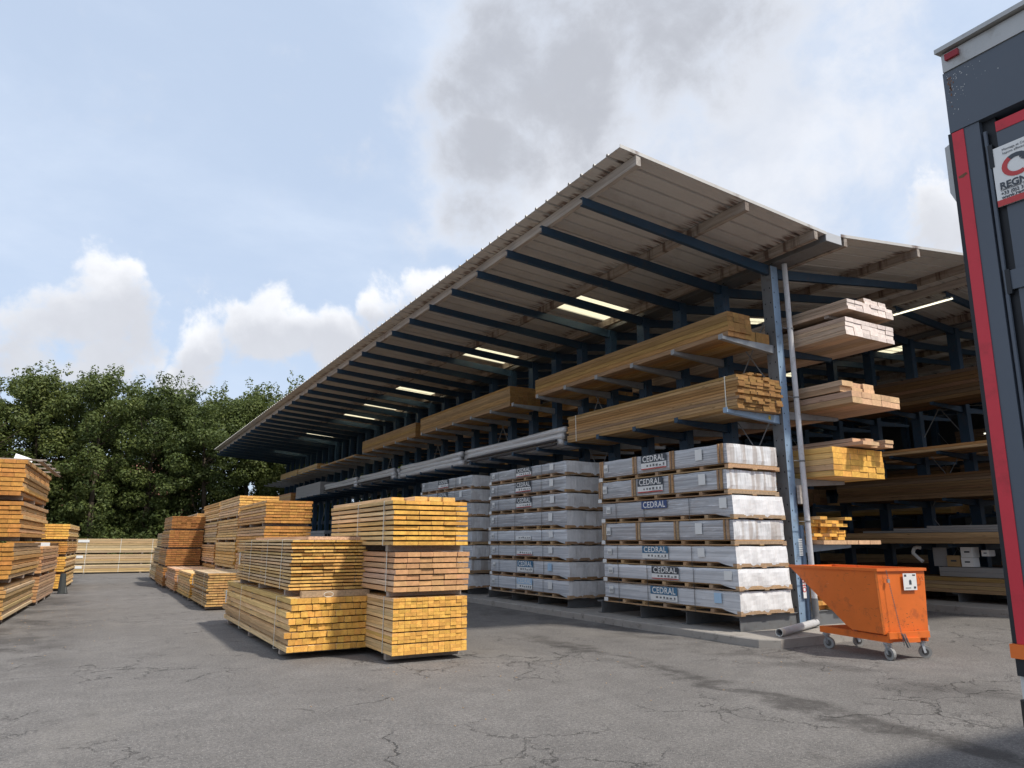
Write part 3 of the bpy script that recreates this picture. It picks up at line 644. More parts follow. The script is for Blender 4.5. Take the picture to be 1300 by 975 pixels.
A = [(.385, .785, 'print_blue', 1, 0, 1.49, None, 'blue', 'film_end', 'film_side_pale', 'bottom wrapped pack of the nearest stack, blue CEDRAL header over a white card'),
     (.79, 1.155, 'print_dark', 1, 1, 1.43, None, '', 'film_end', 'film_side_pale', 'second wrapped pack from the bottom of the nearest stack, dark CEDRAL header and red line'),
     (1.16, 1.535, 'print_blue', 1, 0, 1.67, None, '', 'film_end', 'film_side_pale', 'third wrapped pack from the bottom of the nearest stack, blue header, white puckered end'),
     (1.54, 1.985, None, 0, 0, 0, BT, '', 'film_end_clear', 'film_side', 'middle wrapped pack of the nearest stack, no sign, pale battens on its side'),
     (1.99, 2.405, 'print_navy', 0, 0, 1.64, None, '', 'film_end', 'film_side', 'third wrapped pack from the top of the nearest stack, navy CEDRAL sign without a card'),
     (2.41, 2.855, 'print_dark', 1, 1, 1.63, BT, '', 'film_end_clear', 'film_side', 'second wrapped pack from the top of the nearest stack, battens and torn CEDRAL card'),
     (2.86, 3.31, 'print_dark', 1, 1, 1.55, BT, '', 'film_end_clear', 'film_side', 'topmost wrapped pack of the nearest stack, battens, dark CEDRAL sign over red-lined card')]
for i, (zb, zt, hd, cd_, rd, yp, bt, zs, we, sd, lb) in enumerate(A):
    wrapped(lb, 9.5 + (.0, -.02, .01, 0, .0, -.02, -.01)[i], 8.80 + (.0, -.02, .03, .04, .02, .10, .06)[i], zb, zt, 1.32, 3.72, (hd, cd_, rd, yp, bt, zs), we, sd, slip=(.40, .14, .72, .73, .13, .50, .60)[i])
B = [(.335, .735, 'print_paleblue', 1, 0, 'bottom'), (.74, 1.155, 'print_blue', 1, 0, 'second from bottom'), (1.16, 1.525, None, 1, 1, 'third from bottom'), (1.53, 1.895, None, 1, 0, 'fourth from bottom'),
     (1.90, 2.325, None, 0, 0, 'fourth from top'), (2.33, 2.725, 'print_dark', 1, 1, 'third from top'), (2.73, 3.125, 'print_dark', 1, 1, 'second from top'), (3.13, 3.48, 'print_dark', 1, 1, 'topmost')]
NB = ['bottom pack of the second wrapped stack, pale blue faded sign', 'pack with a blue CEDRAL header low in the second wrapped stack', 'pack with a white red-lined card, third up in the second wrapped stack', 'pack with a blank white card, fourth up in the second wrapped stack',
      'unsigned wrapped pack above the middle of the second wrapped stack', 'third pack from the top of the second wrapped stack, lowest of its three dark signs', 'second pack from the top of the second wrapped stack, dark CEDRAL sign', 'topmost pack of the second wrapped stack, dark CEDRAL sign']
for i, (zb, zt, hd, cd_, rd, _) in enumerate(B):
    wrapped(NB[i], 9.48 + random.uniform(-.03, .02), 13.80 + random.uniform(-.03, .05), zb, zt, 1.3, 3.80, (hd, cd_, rd, 1.56, None, 'blue' if i == 1 else ''), 'film_end', 'film_side_pale' if i < 4 else 'film_side')
NC = ['bottom', 'second from the bottom', 'third from the bottom', 'fourth from the bottom', 'fourth from the top', 'third from the top', 'second from the top', 'topmost']
for i in range(8):
    wrapped('%s pack of the third wrapped stack, half hidden behind the tall timber' % NC[i], 9.48 + random.uniform(-.03, .02), 18.72 + random.uniform(-.03, .05), .30 + i * .405, .30 + i * .405 + .40, 1.3, 3.8,
            ('print_dark' if i > 4 else None, 1, 1, 1.6, None, ''), 'film_end_clear' if i in (1, 3) else 'film_end', 'film_side_pale' if i < 4 else 'film_side')

# ------------------------------------------------------------ timber in the yard, right of the lane
SW = 'strap_white'; SD = 'strap_dark'
gY = 'timber bundles stacked in the yard'
bundle('long low bundle of yellow square battens at the foot of the front left stack', 2.50, 10.58, .03, 1.20, .79, 5.45, 12, 8, 'yellow', .014, jit=.02, bear=.07, layerdx=.045, straps=((.55, SW), (3.4, SW)), tagat=(4.9, .40, .10, .24), group=gY)
t_ = bundle('bundle of thin yellow boards resting on the long low bundle', 2.56, 10.82, .83, 1.12, .80, 4.4, 7, 15, 'pale', .017, jit=.03, bear=.085, layerdx=.02, straps=((.55, SW), (1.6, SW), (3.0, SW)), tagat=(4.0, .35, .07, .22), group=gY)
part('loose_board', MB().box(.25, .1, .803, 1.10, 4.1, .85), WD['fresh'], t_)
fb = part('spacer_beam', MB().box(.12, -.22, -.005, 1.12, -.12, .078), WD['fresh'], t_)
wl = MB(); 
for i in range(18):
    a0, a1 = i / 18 * 2 * math.pi, (i + 1) / 18 * 2 * math.pi; wl.tube((.50 + .07 * math.cos(a0), -.25, .03 + .035 * math.sin(a0)), (.50 + .07 * math.cos(a1), -.25, .03 + .035 * math.sin(a1)), .004, 5)
part('strap_curl', wl, [SW], t_)
bundle('bottom bundle of small squared yellow battens in the tallest front stack', 3.64, 9.50, .03, 1.12, .82, 3.3, 13, 15, 'yellow', .0, jit=.005, bear=.08, grp=3, straps=((.35, SW), (2.6, SW)), group=gY)
bundle('middle bundle of pinkish squared beams in the tallest front stack', 3.64, 9.50, .86, 1.14, .60, 3.2, 6, 7, 'pink', .016, jit=.012, bear=.07, layerdx=.02, straps=((.25, SW),), group=gY)
t_ = bundle('top bundle of thick bright yellow planks in the tallest front stack', 3.60, 9.50, 1.47, 1.15, .70, 3.0, 6, 9, 'yellow', .020, jit=.014, bear=.085, layerdx=.015, straps=((.34, SW), (1.5, SW)), group=gY)
for i in range(4): link('plank', plank_mesh(.19, .06, 2.9, 'pale'), t_, (.1 + i * .22, .02 + .35 * (i == 0), .702))
# low single bundles along the lane
bundle('low bundle of narrow yellow boards next behind the front stack, alone on the ground', 2.54, 18.9, .02, 1.15, .84, 2.9, 9, 13, 'tan', .016, layerdx=.03, bear=.07, tagat=(2.55, .45, .09, .2), group=gY, straps=((.5, SW),))
bundle('low bundle of yellow planks, second along the lane behind the front stack', 2.50, 22.1, .02, 1.15, .72, 3.2, 9, 9, 'yellow', .014, layerdx=.02, group=gY, tagat=(2.9, .35, .09, .2))
bundle('low bundle of pinkish boards, third along the lane behind the front stack', 2.44, 25.55, .02, 1.1, .73, 3.0, 8, 10, 'pink', .014, layerdx=.02, group=gY, tagat=(2.8, .35, .09, .2))
for k, (zb, H_, wd, lb) in enumerate(((.02, .68, 'rust', 'bottom red-brown bundle of the four-high stack far along the lane'), (.71, .63, 'rust', 'second bundle up in the four-high stack far along the lane'), (1.35, .66, 'rust', 'third bundle up in the four-high stack far along the lane'), (2.02, .50, 'rust', 'top dark bundle of the four-high stack far along the lane'))):
    bundle(lb, 2.34 + k * .05, 28.75 + k * .12, zb, 1.05 + (k > 0) * .1, H_, 3.1, 7, 9, wd, .014, layerdx=.02, group=gY)  # dark red-brown wood also puts this stack's shade into its colour
for k, (zb, H_, lb) in enumerate(((.02, .67, 'bottom bundle of the farthest lane stack on the right'), (.70, .65, 'middle bundle of the farthest lane stack on the right'), (1.36, .60, 'top bundle of the farthest lane stack on the right'))):
    bundle(lb, 2.44 + k * .08, 33.4, zb, 1.1, H_, 3.3, 6, 8, 'tan', .014, layerdx=.02, group=gY)
# second line of stacks behind the low bundles
names = ['bottom', 'second', 'third', 'top']
for c_, (yy, L_, hs, wds) in enumerate(((18.05, 3.75, (.02, .62, 1.30, 1.98, 2.60), ('orange', 'orange', 'orange', 'orange')), (22.0, 3.75, (.02, .80, 1.60, 2.28, 2.93), ('pink', 'yellow', 'pale', 'pale')), (25.95, 3.9, (.02, .86, 1.52, 2.28, 2.93), ('orange', 'orange', 'tan', 'pale')), (31.2, 3.6, (.02, .85, 1.5, 2.1, 2.72), ('rust', 'rust', 'tan', 'tan')))):
    for k in range(4):
        who = ('nearest', 'second', 'third', 'farthest')[c_]
        bundle('%s bundle of the %s tall stack in the line behind the low bundles' % (names[k], who), 3.60 + random.uniform(-.04, .04), yy + random.uniform(-.05, .05), hs[k], 1.12, hs[k + 1] - hs[k] - .01, L_, 6, 8, wds[k], .014, layerdx=.02, group=gY)
# left of the lane
ang = R(-2.8)
lw = [(.02, .72, 0, 'tan', 'bottom'), (.80, .78, .05, 'orange', 'second'), (1.62, .78, .10, 'orange', 'third'), (2.44, .80, .06, 'orange', 'top')]
for k, (zb, H_, dx, wd, nm) in enumerate(lw):
    yy = 17.85 - (.0, .1, .15, .2)[k]
    bundle('%s bundle of the tall timber stack at the left edge of the photo' % nm, -1.36 + dx - 2.4, yy, zb, 2.4, H_, 4.6, 12, 8, wd, .014, rz=ang, layerdx=.03, bear=.08, group=gY)
for k, (zb, H_, wd, lb) in enumerate(((.02, .70, 'pink', 'bottom bundle just behind the tall left stack'), (.74, .74, 'pink', 'upper bundle just behind the tall left stack'))):
    bundle(lb, -1.03 - 1.5, 22.6, zb, 1.5, H_, 4.2, 7, 8, wd, .014, rz=ang, layerdx=.02, group=gY)
for k, (zb, H_, wd, lb) in enumerate(((.02, .52, 'yellow', 'bottom bundle of the far left orange stack'), (.56, .55, 'yellow', 'second bundle of the far left orange stack'), (1.13, .48, 'orange', 'third bundle of the far left orange stack'), (1.63, .56, 'yellow', 'top bundle of the far left orange stack'))):
    bundle(lb, -.66 - 1.7, 28.9, zb, 1.7, H_, 4.6, 8, 6, wd, .014, rz=ang, layerdx=.02, group=gY)
bundle('dark wet bundle with a white card beside the far left orange stack', -2.1, 28.0, 1.13, 1.15, .45, .8, 6, 5, 'dark', .012, rz=ang, group=gY)
o = part('price_card', MB().box(0, 0, 0, .42, .006, .16), ['white_paper'], None, loc=(-1.55, 27.9, 1.42)); tag(o, 'white card on the dark wet bundle at left', 'card')
o = part('paper_sheet', MB().box(0, 0, 0, .34, .30, .006), ['white_paper'], None, loc=(-1.62, 18.4, 3.29), rot=(R(38), R(18), R(10))); tag(o, 'creased white sheet of paper on top of the tall left stack', 'paper')
t_ = thing('broken_pallet', 'red-brown slatted pallet lying on top of the tall left stack', 'pallet', (-3.3, 17.9, 3.245), ang)
for i in range(4): part('slat', MB().box(0, .1 + i * 1.0, .02, 2.3, .1 + i * 1.0 + .14, .05), ['purlin_wood'], t_)
for i in range(3): part('runner', MB().box(.05 + i * 1.05, .0, 0, .15 + i * 1.05, 4.0, .0195), ['purlin_wood'], t_)
t_ = thing('tarp_roll', 'dark grey rolled tarpaulin standing between the left stacks', 'tarp roll', (-.62, 27.4, 0))
part('roll', MB().tube((0, 0, 0), (-.02, .03, .62), .12, 14, r2=.08), ['tarp_dark'], t_, smooth=False); part('fold', MB().tube((.1, -.05, .0), (.06, .02, .30), .07, 12, r2=.03), ['tarp_dark'], t_)
for k, (zb, zt, xx, lb) in enumerate(((1.72, 2.58, -1.66, 'large white film-wrapped pack at the extreme left edge'), (.98, 1.70, -1.72, 'white film-wrapped pack under the large one at the extreme left edge'), (2.60, 3.25, -1.80, 'topmost white wrapped pack at the extreme left edge'))):
    t_ = thing('wrapped_pack', lb, 'wrapped pack', (xx, 15.6, zb), ang)
    mb = MB(); nn = 9
    for i in range(nn):
        for j in range(nn): 
            pass
    part('wrapped_load', MB().box(-1.2, 0, .06, 0, 1.1, zt - zb), ['film_end'], t_); part('pallet', MB().box(-1.2, 0.02, 0, -.02, 1.08, .058), WD['pallet'], t_)
bundle('timber bundle under the white packs at the extreme left edge', -3.05, 15.4, .02, 1.2, .92, 2.2, 6, 8, 'tan', .014, rz=ang, group=gY)
# across the end of the lane
for k, (zb, H_, lb) in enumerate(((.02, .43, 'bottom long tan bundle closing the end of the lane'), (.47, .50, 'middle long tan bundle closing the end of the lane'), (1.0, .76, 'top long tan bundle closing the end of the lane'))):
    t_ = bundle(lb, -.60, 44.7, zb, 1.2, H_, 6.0, 5, (4, 4, 6)[k], 'tan', .008, rz=R(-90), bear=.05, straps=((.45, SW), (2.0, SW), (3.5, SW)), group=gY)
    part('tag', MB().box(1.21, .05, H_ - .18, 1.215, .35 + .2 * (k == 2), H_ - .05), ['white_paper'], t_)

# ------------------------------------------------------------ timber on the racks
gR = 'timber on the rack arms'
bundle('long brown planed boards on the top arm, nearest to the front', 9.72, 8.86, 5.305, .62, .47, 6.7, 4, 5, 'brown', .002, jit=.01, bear=.0, group=gR)
bundle('few short-stacked brown beams beside the top front boards', 10.36, 8.95, 5.305, .55, .20, 6.4, 3, 1, 'brown', .002, jit=.06, bear=.0, group=gR)
bundle('two brown beams piled beside the top front boards', 10.36, 9.25, 5.51, .17, .26, 6.0, 1, 3, 'brown', .002, jit=.03, bear=.0, group=gR)
t_ = bundle('deep pile of thin brown treated boards on the lower front arm', 9.72, 8.74, 3.935, 1.15, .62, 5.35, 7, 11, 'brown', .003, jit=.03, bear=.0, straps=((.28, SW), (5.0, SW)), group=gR)
for i in range(7):
    link('plank', plank_mesh(.12, .03, 4.5, 'brown'), t_, (.2 + random.random() * .75, random.uniform(.0, .2), .625 + .032 * (i % 3)), (0, 0, R(random.uniform(-1.5, 1.5))))
bundle('second long pile of brown boards along the top arms', 9.72, 16.9, 5.305, 1.0, .58, 6.4, 7, 8, 'brown', .003, bear=.0, group=gR)
bundle('third long pile of brown boards along the top arms', 9.72, 23.75, 5.305, 1.0, .52, 5.95, 6, 7, 'brown', .003, bear=.0, group=gR)
bundle('single layer of brown boards on the far top arms', 9.72, 30.6, 5.305, 1.0, .08, 5.7, 6, 2, 'brown', .003, bear=.0, group=gR)
bundle('low tan pile on the far top arms', 9.72, 36.9, 5.305, 1.0, .27, 4.0, 6, 4, 'tan', .003, bear=.0, group=gR)
bundle('farthest tan pile at the end of the top arms', 9.72, 41.1, 5.305, 1.0, .33, 4.2, 6, 4, 'tan', .003, bear=.0, group=gR)
bundle('short rust brown pile on the lower arms near the far end of the rack', 9.72, 42.3, 3.935, 1.0, .45, 5.0, 6, 5, 'rust', .003, bear=.0, group=gR)
t_ = thing('fibre_board_pack', 'pale grey pack of wide boards on the lower arms far along the rack', 'board pack', (9.72, 36.1, 3.95))
for k in range(4):
    for i in range(3): part('board', MB().box(i * .365, 0, k * .16, i * .365 + .36, 5.0, k * .16 + .152), ['fibre_grey'], t_)
def greybundle(label, y, L, z, h, seed, black=True):
    T = thing('profile_bundle', label, 'wrapped profiles', (9.72, y, z), 0, 'grey plastic-wrapped profile bundles on the lower arms'); rg = random.Random(seed)
    for i in range(14):
        xx = .02 + (i % 5) * .2; zz = (i // 5) * .135; r_ = rg.uniform(.078, .09); mb = MB(); n_ = 16; seg = []
        a = []
        for s_ in range(n_ + 1):
            yy = s_ / n_ * (L - rg.uniform(0, .3) * (s_ == n_)) + (rg.uniform(0, .25) if s_ == 0 else 0); a.append((xx + .09 + .010 * math.sin(s_ * .5 + i), yy, zz + .085 + .010 * math.sin(s_ * .4 + i * 2)))
        mb.polytube(a, r_, 10)
        part('profile', mb, ['grey_wrap'], T, smooth=True, fix=True)
    if black:
        for zz in (.02, .11): part('tube', MB().tube((-.03, .3, zz), (-.03, L - .4, zz + .01), .035, 8), ['black_tube'], T)
    return T
greybundle('nearest grey wrapped profile bundle, hanging over the second wrapped stack', 14.25, 5.6, 3.94, .4, 1)
greybundle('middle grey wrapped profile bundle on the lower arms', 19.95, 5.5, 3.94, .4, 2, False)
greybundle('farthest grey wrapped profile bundle on the lower arms', 25.8, 4.4, 3.94, .35, 3)
greybundle('thin dark tube bundle on the lower arms beside the pale grey pack', 30.4, 5.2, 3.94, .2, 4)
# hollow profiles stacked low down behind the front stacks
t_ = thing('hollow_profile_pack', 'grey pack of hollow profiles with open dark ends behind the tall front stack', 'profile pack', (10.05, 36.0, .38))
for r_ in range(12):
    for c_ in range(8):
        if 'hp' not in _c: _c['hp'] = fixn(MB().box(0, 0, 0, .15, 4, .012).box(0, 0, .118, .15, 4, .13).box(0, 0, .0121, .012, 4, .1179).box(.138, 0, .0121, .15, 4, .1179).box(.013, .12, .0121, .137, .13, .1179, 1).mesh('profile', ['fibre_grey', 'hole_shade']))  # dark plug paints the shade inside each open end
        link('profile', _c['hp'], t_, (c_ * .155, 0, r_ * .135))
part('cover_board', MB().box(-.02, -.02, 1.63, 1.26, 4.0, 1.78), ['fibre_grey'], t_)
# right-hand arms of the first rack
bundle('pale spruce beams with whitened ends on the highest right arm, lower half', 11.42, 7.66, 5.275, 1.45, .33, 6.0, 6, 4, 'white', .002, jit=.007, bear=.0, group=gR)
bundle('pale spruce beams with whitened ends on the highest right arm, upper half', 11.45, 7.60, 5.68, 1.38, .26, 5.9, 6, 3, 'white', .002, jit=.010, bear=.06, group=gR)
bundle('loose pair of white-ended beams at the very top of the right arms', 12.10, 7.68, 5.95, .70, .14, 5.5, 3, 2, 'white', .002, jit=.02, bear=.0, group=gR)
bundle('lower layers of fresh pale planks on the second right arm', 11.50, 7.72, 4.035, 1.42, .22, 5.0, 5, 2, 'fresh', .002, jit=.008, bear=.0, group=gR)
bundle('upper fresh pale planks set back on the second right arm', 11.50, 7.95, 4.28, .95, .20, 5.0, 3, 2, 'fresh', .002, jit=.04, bear=.0, group=gR)
bundle('stack of bright yellow planks on the third right arm above the orange skip', 11.45, 8.20, 2.765, 1.50, .53, 5.0, 6, 5, 'yellow', .003, jit=.010, bear=.0, layerdx=.01, group=gR)
bundle('crossed loose planks on top of the bright yellow right stack', 11.9, 8.12, 3.33, 1.0, .14, 3.5, 4, 2, 'fresh', .004, jit=.15, bear=.0, layerdx=.03, group=gR)
bundle('long single plank layer sticking out on the lowest right arm', 11.40, 8.50, 1.555, 1.65, .075, 4.0, 5, 1, 'fresh', .002, jit=.02, bear=.0, group=gR)
bundle('uneven heap of short yellow boards on the lowest right arm', 11.35, 8.75, 1.635, 1.0, .42, 3.4, 5, 7, 'yellow', .004, jit=.14, bear=.0, layerdx=.06, drop=.5, group=gR)
bundle('thin offcuts lying behind the right arms between two levels', 11.4, 11.2, 2.77, 1.0, .12, 3.0, 5, 2, 'orange', .004, jit=.1, bear=.0, layerdx=.05, group=gR)
bundle('low yellow boards on the rack feet behind the orange skip', 11.42, 8.85, .39, 1.5, .42, 4.0, 7, 5, 'orange', .004, jit=.08, bear=.0, layerdx=.03, group=gR)
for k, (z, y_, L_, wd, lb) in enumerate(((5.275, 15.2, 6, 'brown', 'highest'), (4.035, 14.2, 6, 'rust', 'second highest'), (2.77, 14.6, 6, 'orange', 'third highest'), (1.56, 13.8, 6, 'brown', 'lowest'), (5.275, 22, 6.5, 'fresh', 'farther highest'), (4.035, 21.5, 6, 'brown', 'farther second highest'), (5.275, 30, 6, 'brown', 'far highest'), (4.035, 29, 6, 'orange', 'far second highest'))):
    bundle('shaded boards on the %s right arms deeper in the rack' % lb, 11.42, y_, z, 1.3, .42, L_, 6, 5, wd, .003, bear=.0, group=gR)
# second rack, side facing the aisle
def r2(label, x, y, z, Wd, H_, L_, nx, nz, wd, **k): return bundle(label, x, y, z, Wd, H_, L_, nx, nz, wd, .003, bear=.0, jit=.03, group='timber on the second rack', **k)
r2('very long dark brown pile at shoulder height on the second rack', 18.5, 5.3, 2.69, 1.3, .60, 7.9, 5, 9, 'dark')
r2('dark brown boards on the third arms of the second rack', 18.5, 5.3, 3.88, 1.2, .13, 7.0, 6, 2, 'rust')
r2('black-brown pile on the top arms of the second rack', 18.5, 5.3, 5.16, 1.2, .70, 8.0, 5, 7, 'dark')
r2('thick brown beams lying low across the second rack', 18.45, 5.3, 1.56, 1.3, .27, 8.0, 4, 2, 'brown')
t_ = thing('fibre_board_pack', 'grey wavy sheets on top of the brown beams in the second rack', 'sheet pack', (18.6, 5.4, 1.84))
for k in range(3): part('sheet', MB().box(0, .1 * k, k * .055, 1.1, 7.2 - .9 * k, k * .055 + .05), ['fibre_grey'], t_)
r2('green-brown planks on the feet of the second rack above the kerb', 18.42, 5.3, .39, 1.3, .36, 6.5, 6, 4, 'brown')
t_ = thing('fibre_board_pack', 'beige boards lying under the boxes in the second rack', 'board pack', (18.75, 5.6, .76))
for k in range(2): part('sheet', MB().box(0, .03 * k, k * .115, .9, 5.1, k * .115 + .11), ['fibre_grey'], t_)
def cbox(label, x, y, z, w_, d_, h_, mt, name='carton'):
    T = thing(name, label, 'box', (x, y, z)); part('box_body', MB().box(0, 0, 0, w_, d_, h_), [mt], T)
    part('flap', MB().box(.0, 0, h_ + .0005, w_, d_ / 2 - .003, h_ + .004).box(.0, d_ / 2 + .003, h_ + .0005, w_, d_, h_ + .004), [mt], T)
    part('box_label', MB().box(-.003, d_ * .25, h_ * .45, -.0005, d_ * .7, h_ * .62), ['print_dark'], T); return T
cbox('brown cardboard carton on the second rack beside the white boxes', 18.75, 10.17, 1.0, .35, .31, .26, 'cardboard')
cbox('lower white box on the second rack beside the brown carton', 18.75, 9.86, 1.0, .3, .27, .22, 'white_paper')
cbox('upper white box with a dark label on the second rack', 18.75, 9.84, 1.23, .3, .28, .24, 'white_paper')
cbox('small white box by the truck edge on the second rack', 18.8, 9.5, 1.26, .3, .16, .14, 'white_paper')
t_ = thing('leaning_panel', 'grey panel leaning beside the brown carton on the second rack', 'panel', (18.8, 10.50, 1.0)); part('panel', MB().box(0, 0, 0, .03, .34, .46), ['fibre_grey'], t_)
t_ = thing('white_hose', 'bent white plastic elbow hose hanging in the second rack', 'hose', (18.8, 11.15, 1.2)); hb = MB()
pp = [(0, .22, .12), (0, .17, .24), (0, .08, .27), (0, 0, .25)]; pp2 = [(0, .22, .12), (0, .1, .0), (0, -.02, -.1)]
for q in (pp, pp2):
    for a, b_ in zip(q[:-1], q[1:]): hb.tube(a, b_, .045, 8)
part('hose', hb, ['white_paper'], t_)
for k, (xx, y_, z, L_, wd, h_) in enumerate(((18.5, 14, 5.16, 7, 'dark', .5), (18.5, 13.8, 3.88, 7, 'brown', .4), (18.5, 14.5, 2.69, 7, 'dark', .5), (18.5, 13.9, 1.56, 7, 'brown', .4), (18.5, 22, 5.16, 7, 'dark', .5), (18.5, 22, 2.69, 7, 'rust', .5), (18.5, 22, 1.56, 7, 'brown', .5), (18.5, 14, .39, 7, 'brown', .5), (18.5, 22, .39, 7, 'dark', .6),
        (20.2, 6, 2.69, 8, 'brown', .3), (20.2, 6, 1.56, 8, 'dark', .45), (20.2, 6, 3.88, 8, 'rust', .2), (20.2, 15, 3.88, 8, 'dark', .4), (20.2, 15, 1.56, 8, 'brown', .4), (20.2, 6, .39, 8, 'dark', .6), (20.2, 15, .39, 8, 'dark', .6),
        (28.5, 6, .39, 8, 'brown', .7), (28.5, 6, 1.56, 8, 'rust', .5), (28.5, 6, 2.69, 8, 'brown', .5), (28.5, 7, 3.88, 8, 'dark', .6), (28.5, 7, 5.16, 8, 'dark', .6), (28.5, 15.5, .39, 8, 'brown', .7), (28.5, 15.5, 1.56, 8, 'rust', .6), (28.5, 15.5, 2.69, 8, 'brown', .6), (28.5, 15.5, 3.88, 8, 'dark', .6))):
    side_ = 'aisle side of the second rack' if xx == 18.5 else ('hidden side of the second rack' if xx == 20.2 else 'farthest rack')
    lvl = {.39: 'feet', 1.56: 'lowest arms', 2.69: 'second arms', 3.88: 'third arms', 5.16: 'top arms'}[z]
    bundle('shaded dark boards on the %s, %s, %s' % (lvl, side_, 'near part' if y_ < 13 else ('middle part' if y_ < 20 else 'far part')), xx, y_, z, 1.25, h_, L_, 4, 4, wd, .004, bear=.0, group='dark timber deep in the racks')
# building added as an enclosure, to keep the rack interiors dark
t_ = thing('added_warehouse', 'unseen dark building added behind the farthest rack to shut out light', 'building', (36, 0, 0))
part('wall', MB().box(0, -2, 0, 12, 60, 8.6), ['wall_dark'], t_); part('roof', MB().box(-.3, -2.3, 8.602, 12.3, 60.3, 8.9), ['roof_metal'], t_)
for k in range(5): part('door', MB().box(-.05, 4 + k * 11, 0.01, -.002, 8 + k * 11, 4.2), ['foot_steel'], t_)
# hanging lamp tubes
for k, (xx, y_) in enumerate(((17.5, 8.84), (22.6, 9.0), (24.5, 10.5))):
    t_ = thing('tube_lamp', ('lit fluorescent tube hanging under the second roof nearest the truck', 'lit fluorescent tube deeper under the second roof', 'farthest lit fluorescent tube low under the roofs')[k], 'lamp', (xx, y_, (7.38, 6.2, 5.0)[k]))
    part('tube', MB().tube((0, 0, 0), (0, 1.5, 0), .02, 8), ['lamp_tube'], t_); part('batten_housing', MB().box(-.03, 0, .024, .03, 1.5, .06), ['truck_alu'], t_)
    part('hanger', MB().tube((0, .1, .06), (0, .1, .30), .004, 5).tube((0, 1.4, .06), (0, 1.4, .30), .004, 5), ['foot_steel'], t_)

# ------------------------------------------------------------ orange tipping skip on castors
sk = thing('tipping_skip', 'orange steel tipping skip on castors with a white sticker and chain', 'skip', (9.66, 6.39, 0), R(-12))
# local axes: x across, y along. outer shell profile in (y,z)
def shell(mb, x0, x1, prof, t=.006):
    n = len(prof)
    for x in (x0, x1): mb.v += [(x, p[0], p[1]) for p in prof]
    mb.f.append(tuple(range(n))); mb.m.append(0); mb.f.append(tuple(range(n, 2 * n))[::-1]); mb.m.append(0)
W_ = .80
outp = [(-.02, 1.21), (0, .35), (.58, .35), (.70, .41), (1.78, 1.19), (1.78, 1.21)]
inn = [(-.008, 1.209), (.012, .362), (.575, .362), (.692, .42), (1.76, 1.192), (1.765, 1.209)]
mb = MB()
n = len(outp)
def strip(prof, x0, x1, flip):
    k = len(mb.v)
    for x in (x0, x1): mb.v += [(x, p[0], p[1]) for p in prof]
    for i in range(len(prof) - 1):
        q = (k + i, k + i + 1, k + len(prof) + i + 1, k + len(prof) + i); mb.f.append(q[::-1] if flip else q); mb.m.append(0)
tp = .03   # body a little wider at the rim
for prof, ins, fl in ((outp, 0, False), (inn, .008, True)):
    strip(prof, 0 + ins, W_ - ins, fl)
    k = len(mb.v); mb.v += [(0 + ins, p[0], p[1]) for p in prof]; mb.f.append(tuple(range(k, k + n))); mb.m.append(0)
    k = len(mb.v); mb.v += [(W_ - ins, p[0], p[1]) for p in prof]; mb.f.append(tuple(range(k, k + n))[::-1]); mb.m.append(0)
me = mb.mesh('bin_body', ['orange_paint']); 
for v_ in me.vertices:
    zf = max(0, (v_.co.z - .35) / .86); s_ = 1 + .0; v_.co.x += (-tp if v_.co.x < W_ / 2 else tp) * zf
bm = bmesh.new(); bm.from_mesh(me); bmesh.ops.remove_doubles(bm, verts=bm.verts, dist=.0005); bm.to_mesh(me); bm.free()
link('bin_body', me, sk)
rim = MB(); rx0, rx1 = -tp - .02, W_ + tp + .02
rim.box(rx0, -.045, 1.195, rx0 + .05, 1.80, 1.235); rim.box(rx1 - .05, -.045, 1.195, rx1, 1.80, 1.235); rim.box(rx0 + .0501, -.045, 1.195, rx1 - .0501, .005, 1.235); rim.box(rx0 + .0501, 1.76, 1.20, rx1 - .0501, 1.80, 1.23)
part('rim', rim, ['orange_paint'], sk)
edge = MB().box(-.004, -.022, .36, .022, -.004, 1.19, 0); part('corner_seam', MB().prism([(-.006, .0, .345), (.02, -.006, .345), (-.01 - tp, -.032, 1.195), (-.036 - tp, -.02, 1.195)], (0, 0, 0), (0.0, .012, 0)), ['orange_paint_worn'], sk, fix=True)
fr = MB(); fr.box(.05, -.03, .235, .11, 1.32, .325); fr.box(W_ - .11, -.03, .235, W_ - .05, 1.32, .325); fr.box(.1101, 1.26, .235, W_ - .1101, 1.32, .325); fr.box(.1101, .02, .235, W_ - .1101, .08, .315)
part('frame', fr, ['orange_paint'], sk)
part('fork_pocket', fixn_mb := MB().box(.02, -.075, .29, W_ - .06, -.031, .375).box(.30, -.11, .24, .52, -.0751, .30), ['orange_paint'], sk)
part('pivot_bracket', MB().box(.13, .62, .3251, .17, .72, .42).box(W_ - .17, .62, .3251, W_ - .13, .72, .42), ['foot_steel'], sk)
part('sticker', MB().box(.40, -.033, .93, .64, -.0285, 1.16), ['white_paper'], sk, rot=(R(1.3), 0, 0), loc=(0, .008, .003))
stp = MB().box(.50, -.0345, 1.005, .545, -.0335, 1.06).box(.508, -.0345, 1.061, .537, -.0335, 1.072).box(.42, -.0345, 1.115, .46, -.0335, 1.145).box(.57, -.0345, 1.125, .62, -.0335, 1.145).box(.43, -.0345, .955, .53, -.0335, .965).box(.58, -.0345, .95, .62, -.0335, .98)
part('sticker_print', stp, ['print_dark'], sk, rot=(R(1.3), 0, 0), loc=(0, .008, .003))
part('side_label', MB().box(-.026, .95, .98, -.0235, 1.0, 1.04), ['white_paper'], sk, loc=(.004, 0, 0))
scr = MB(); rg = random.Random(21)
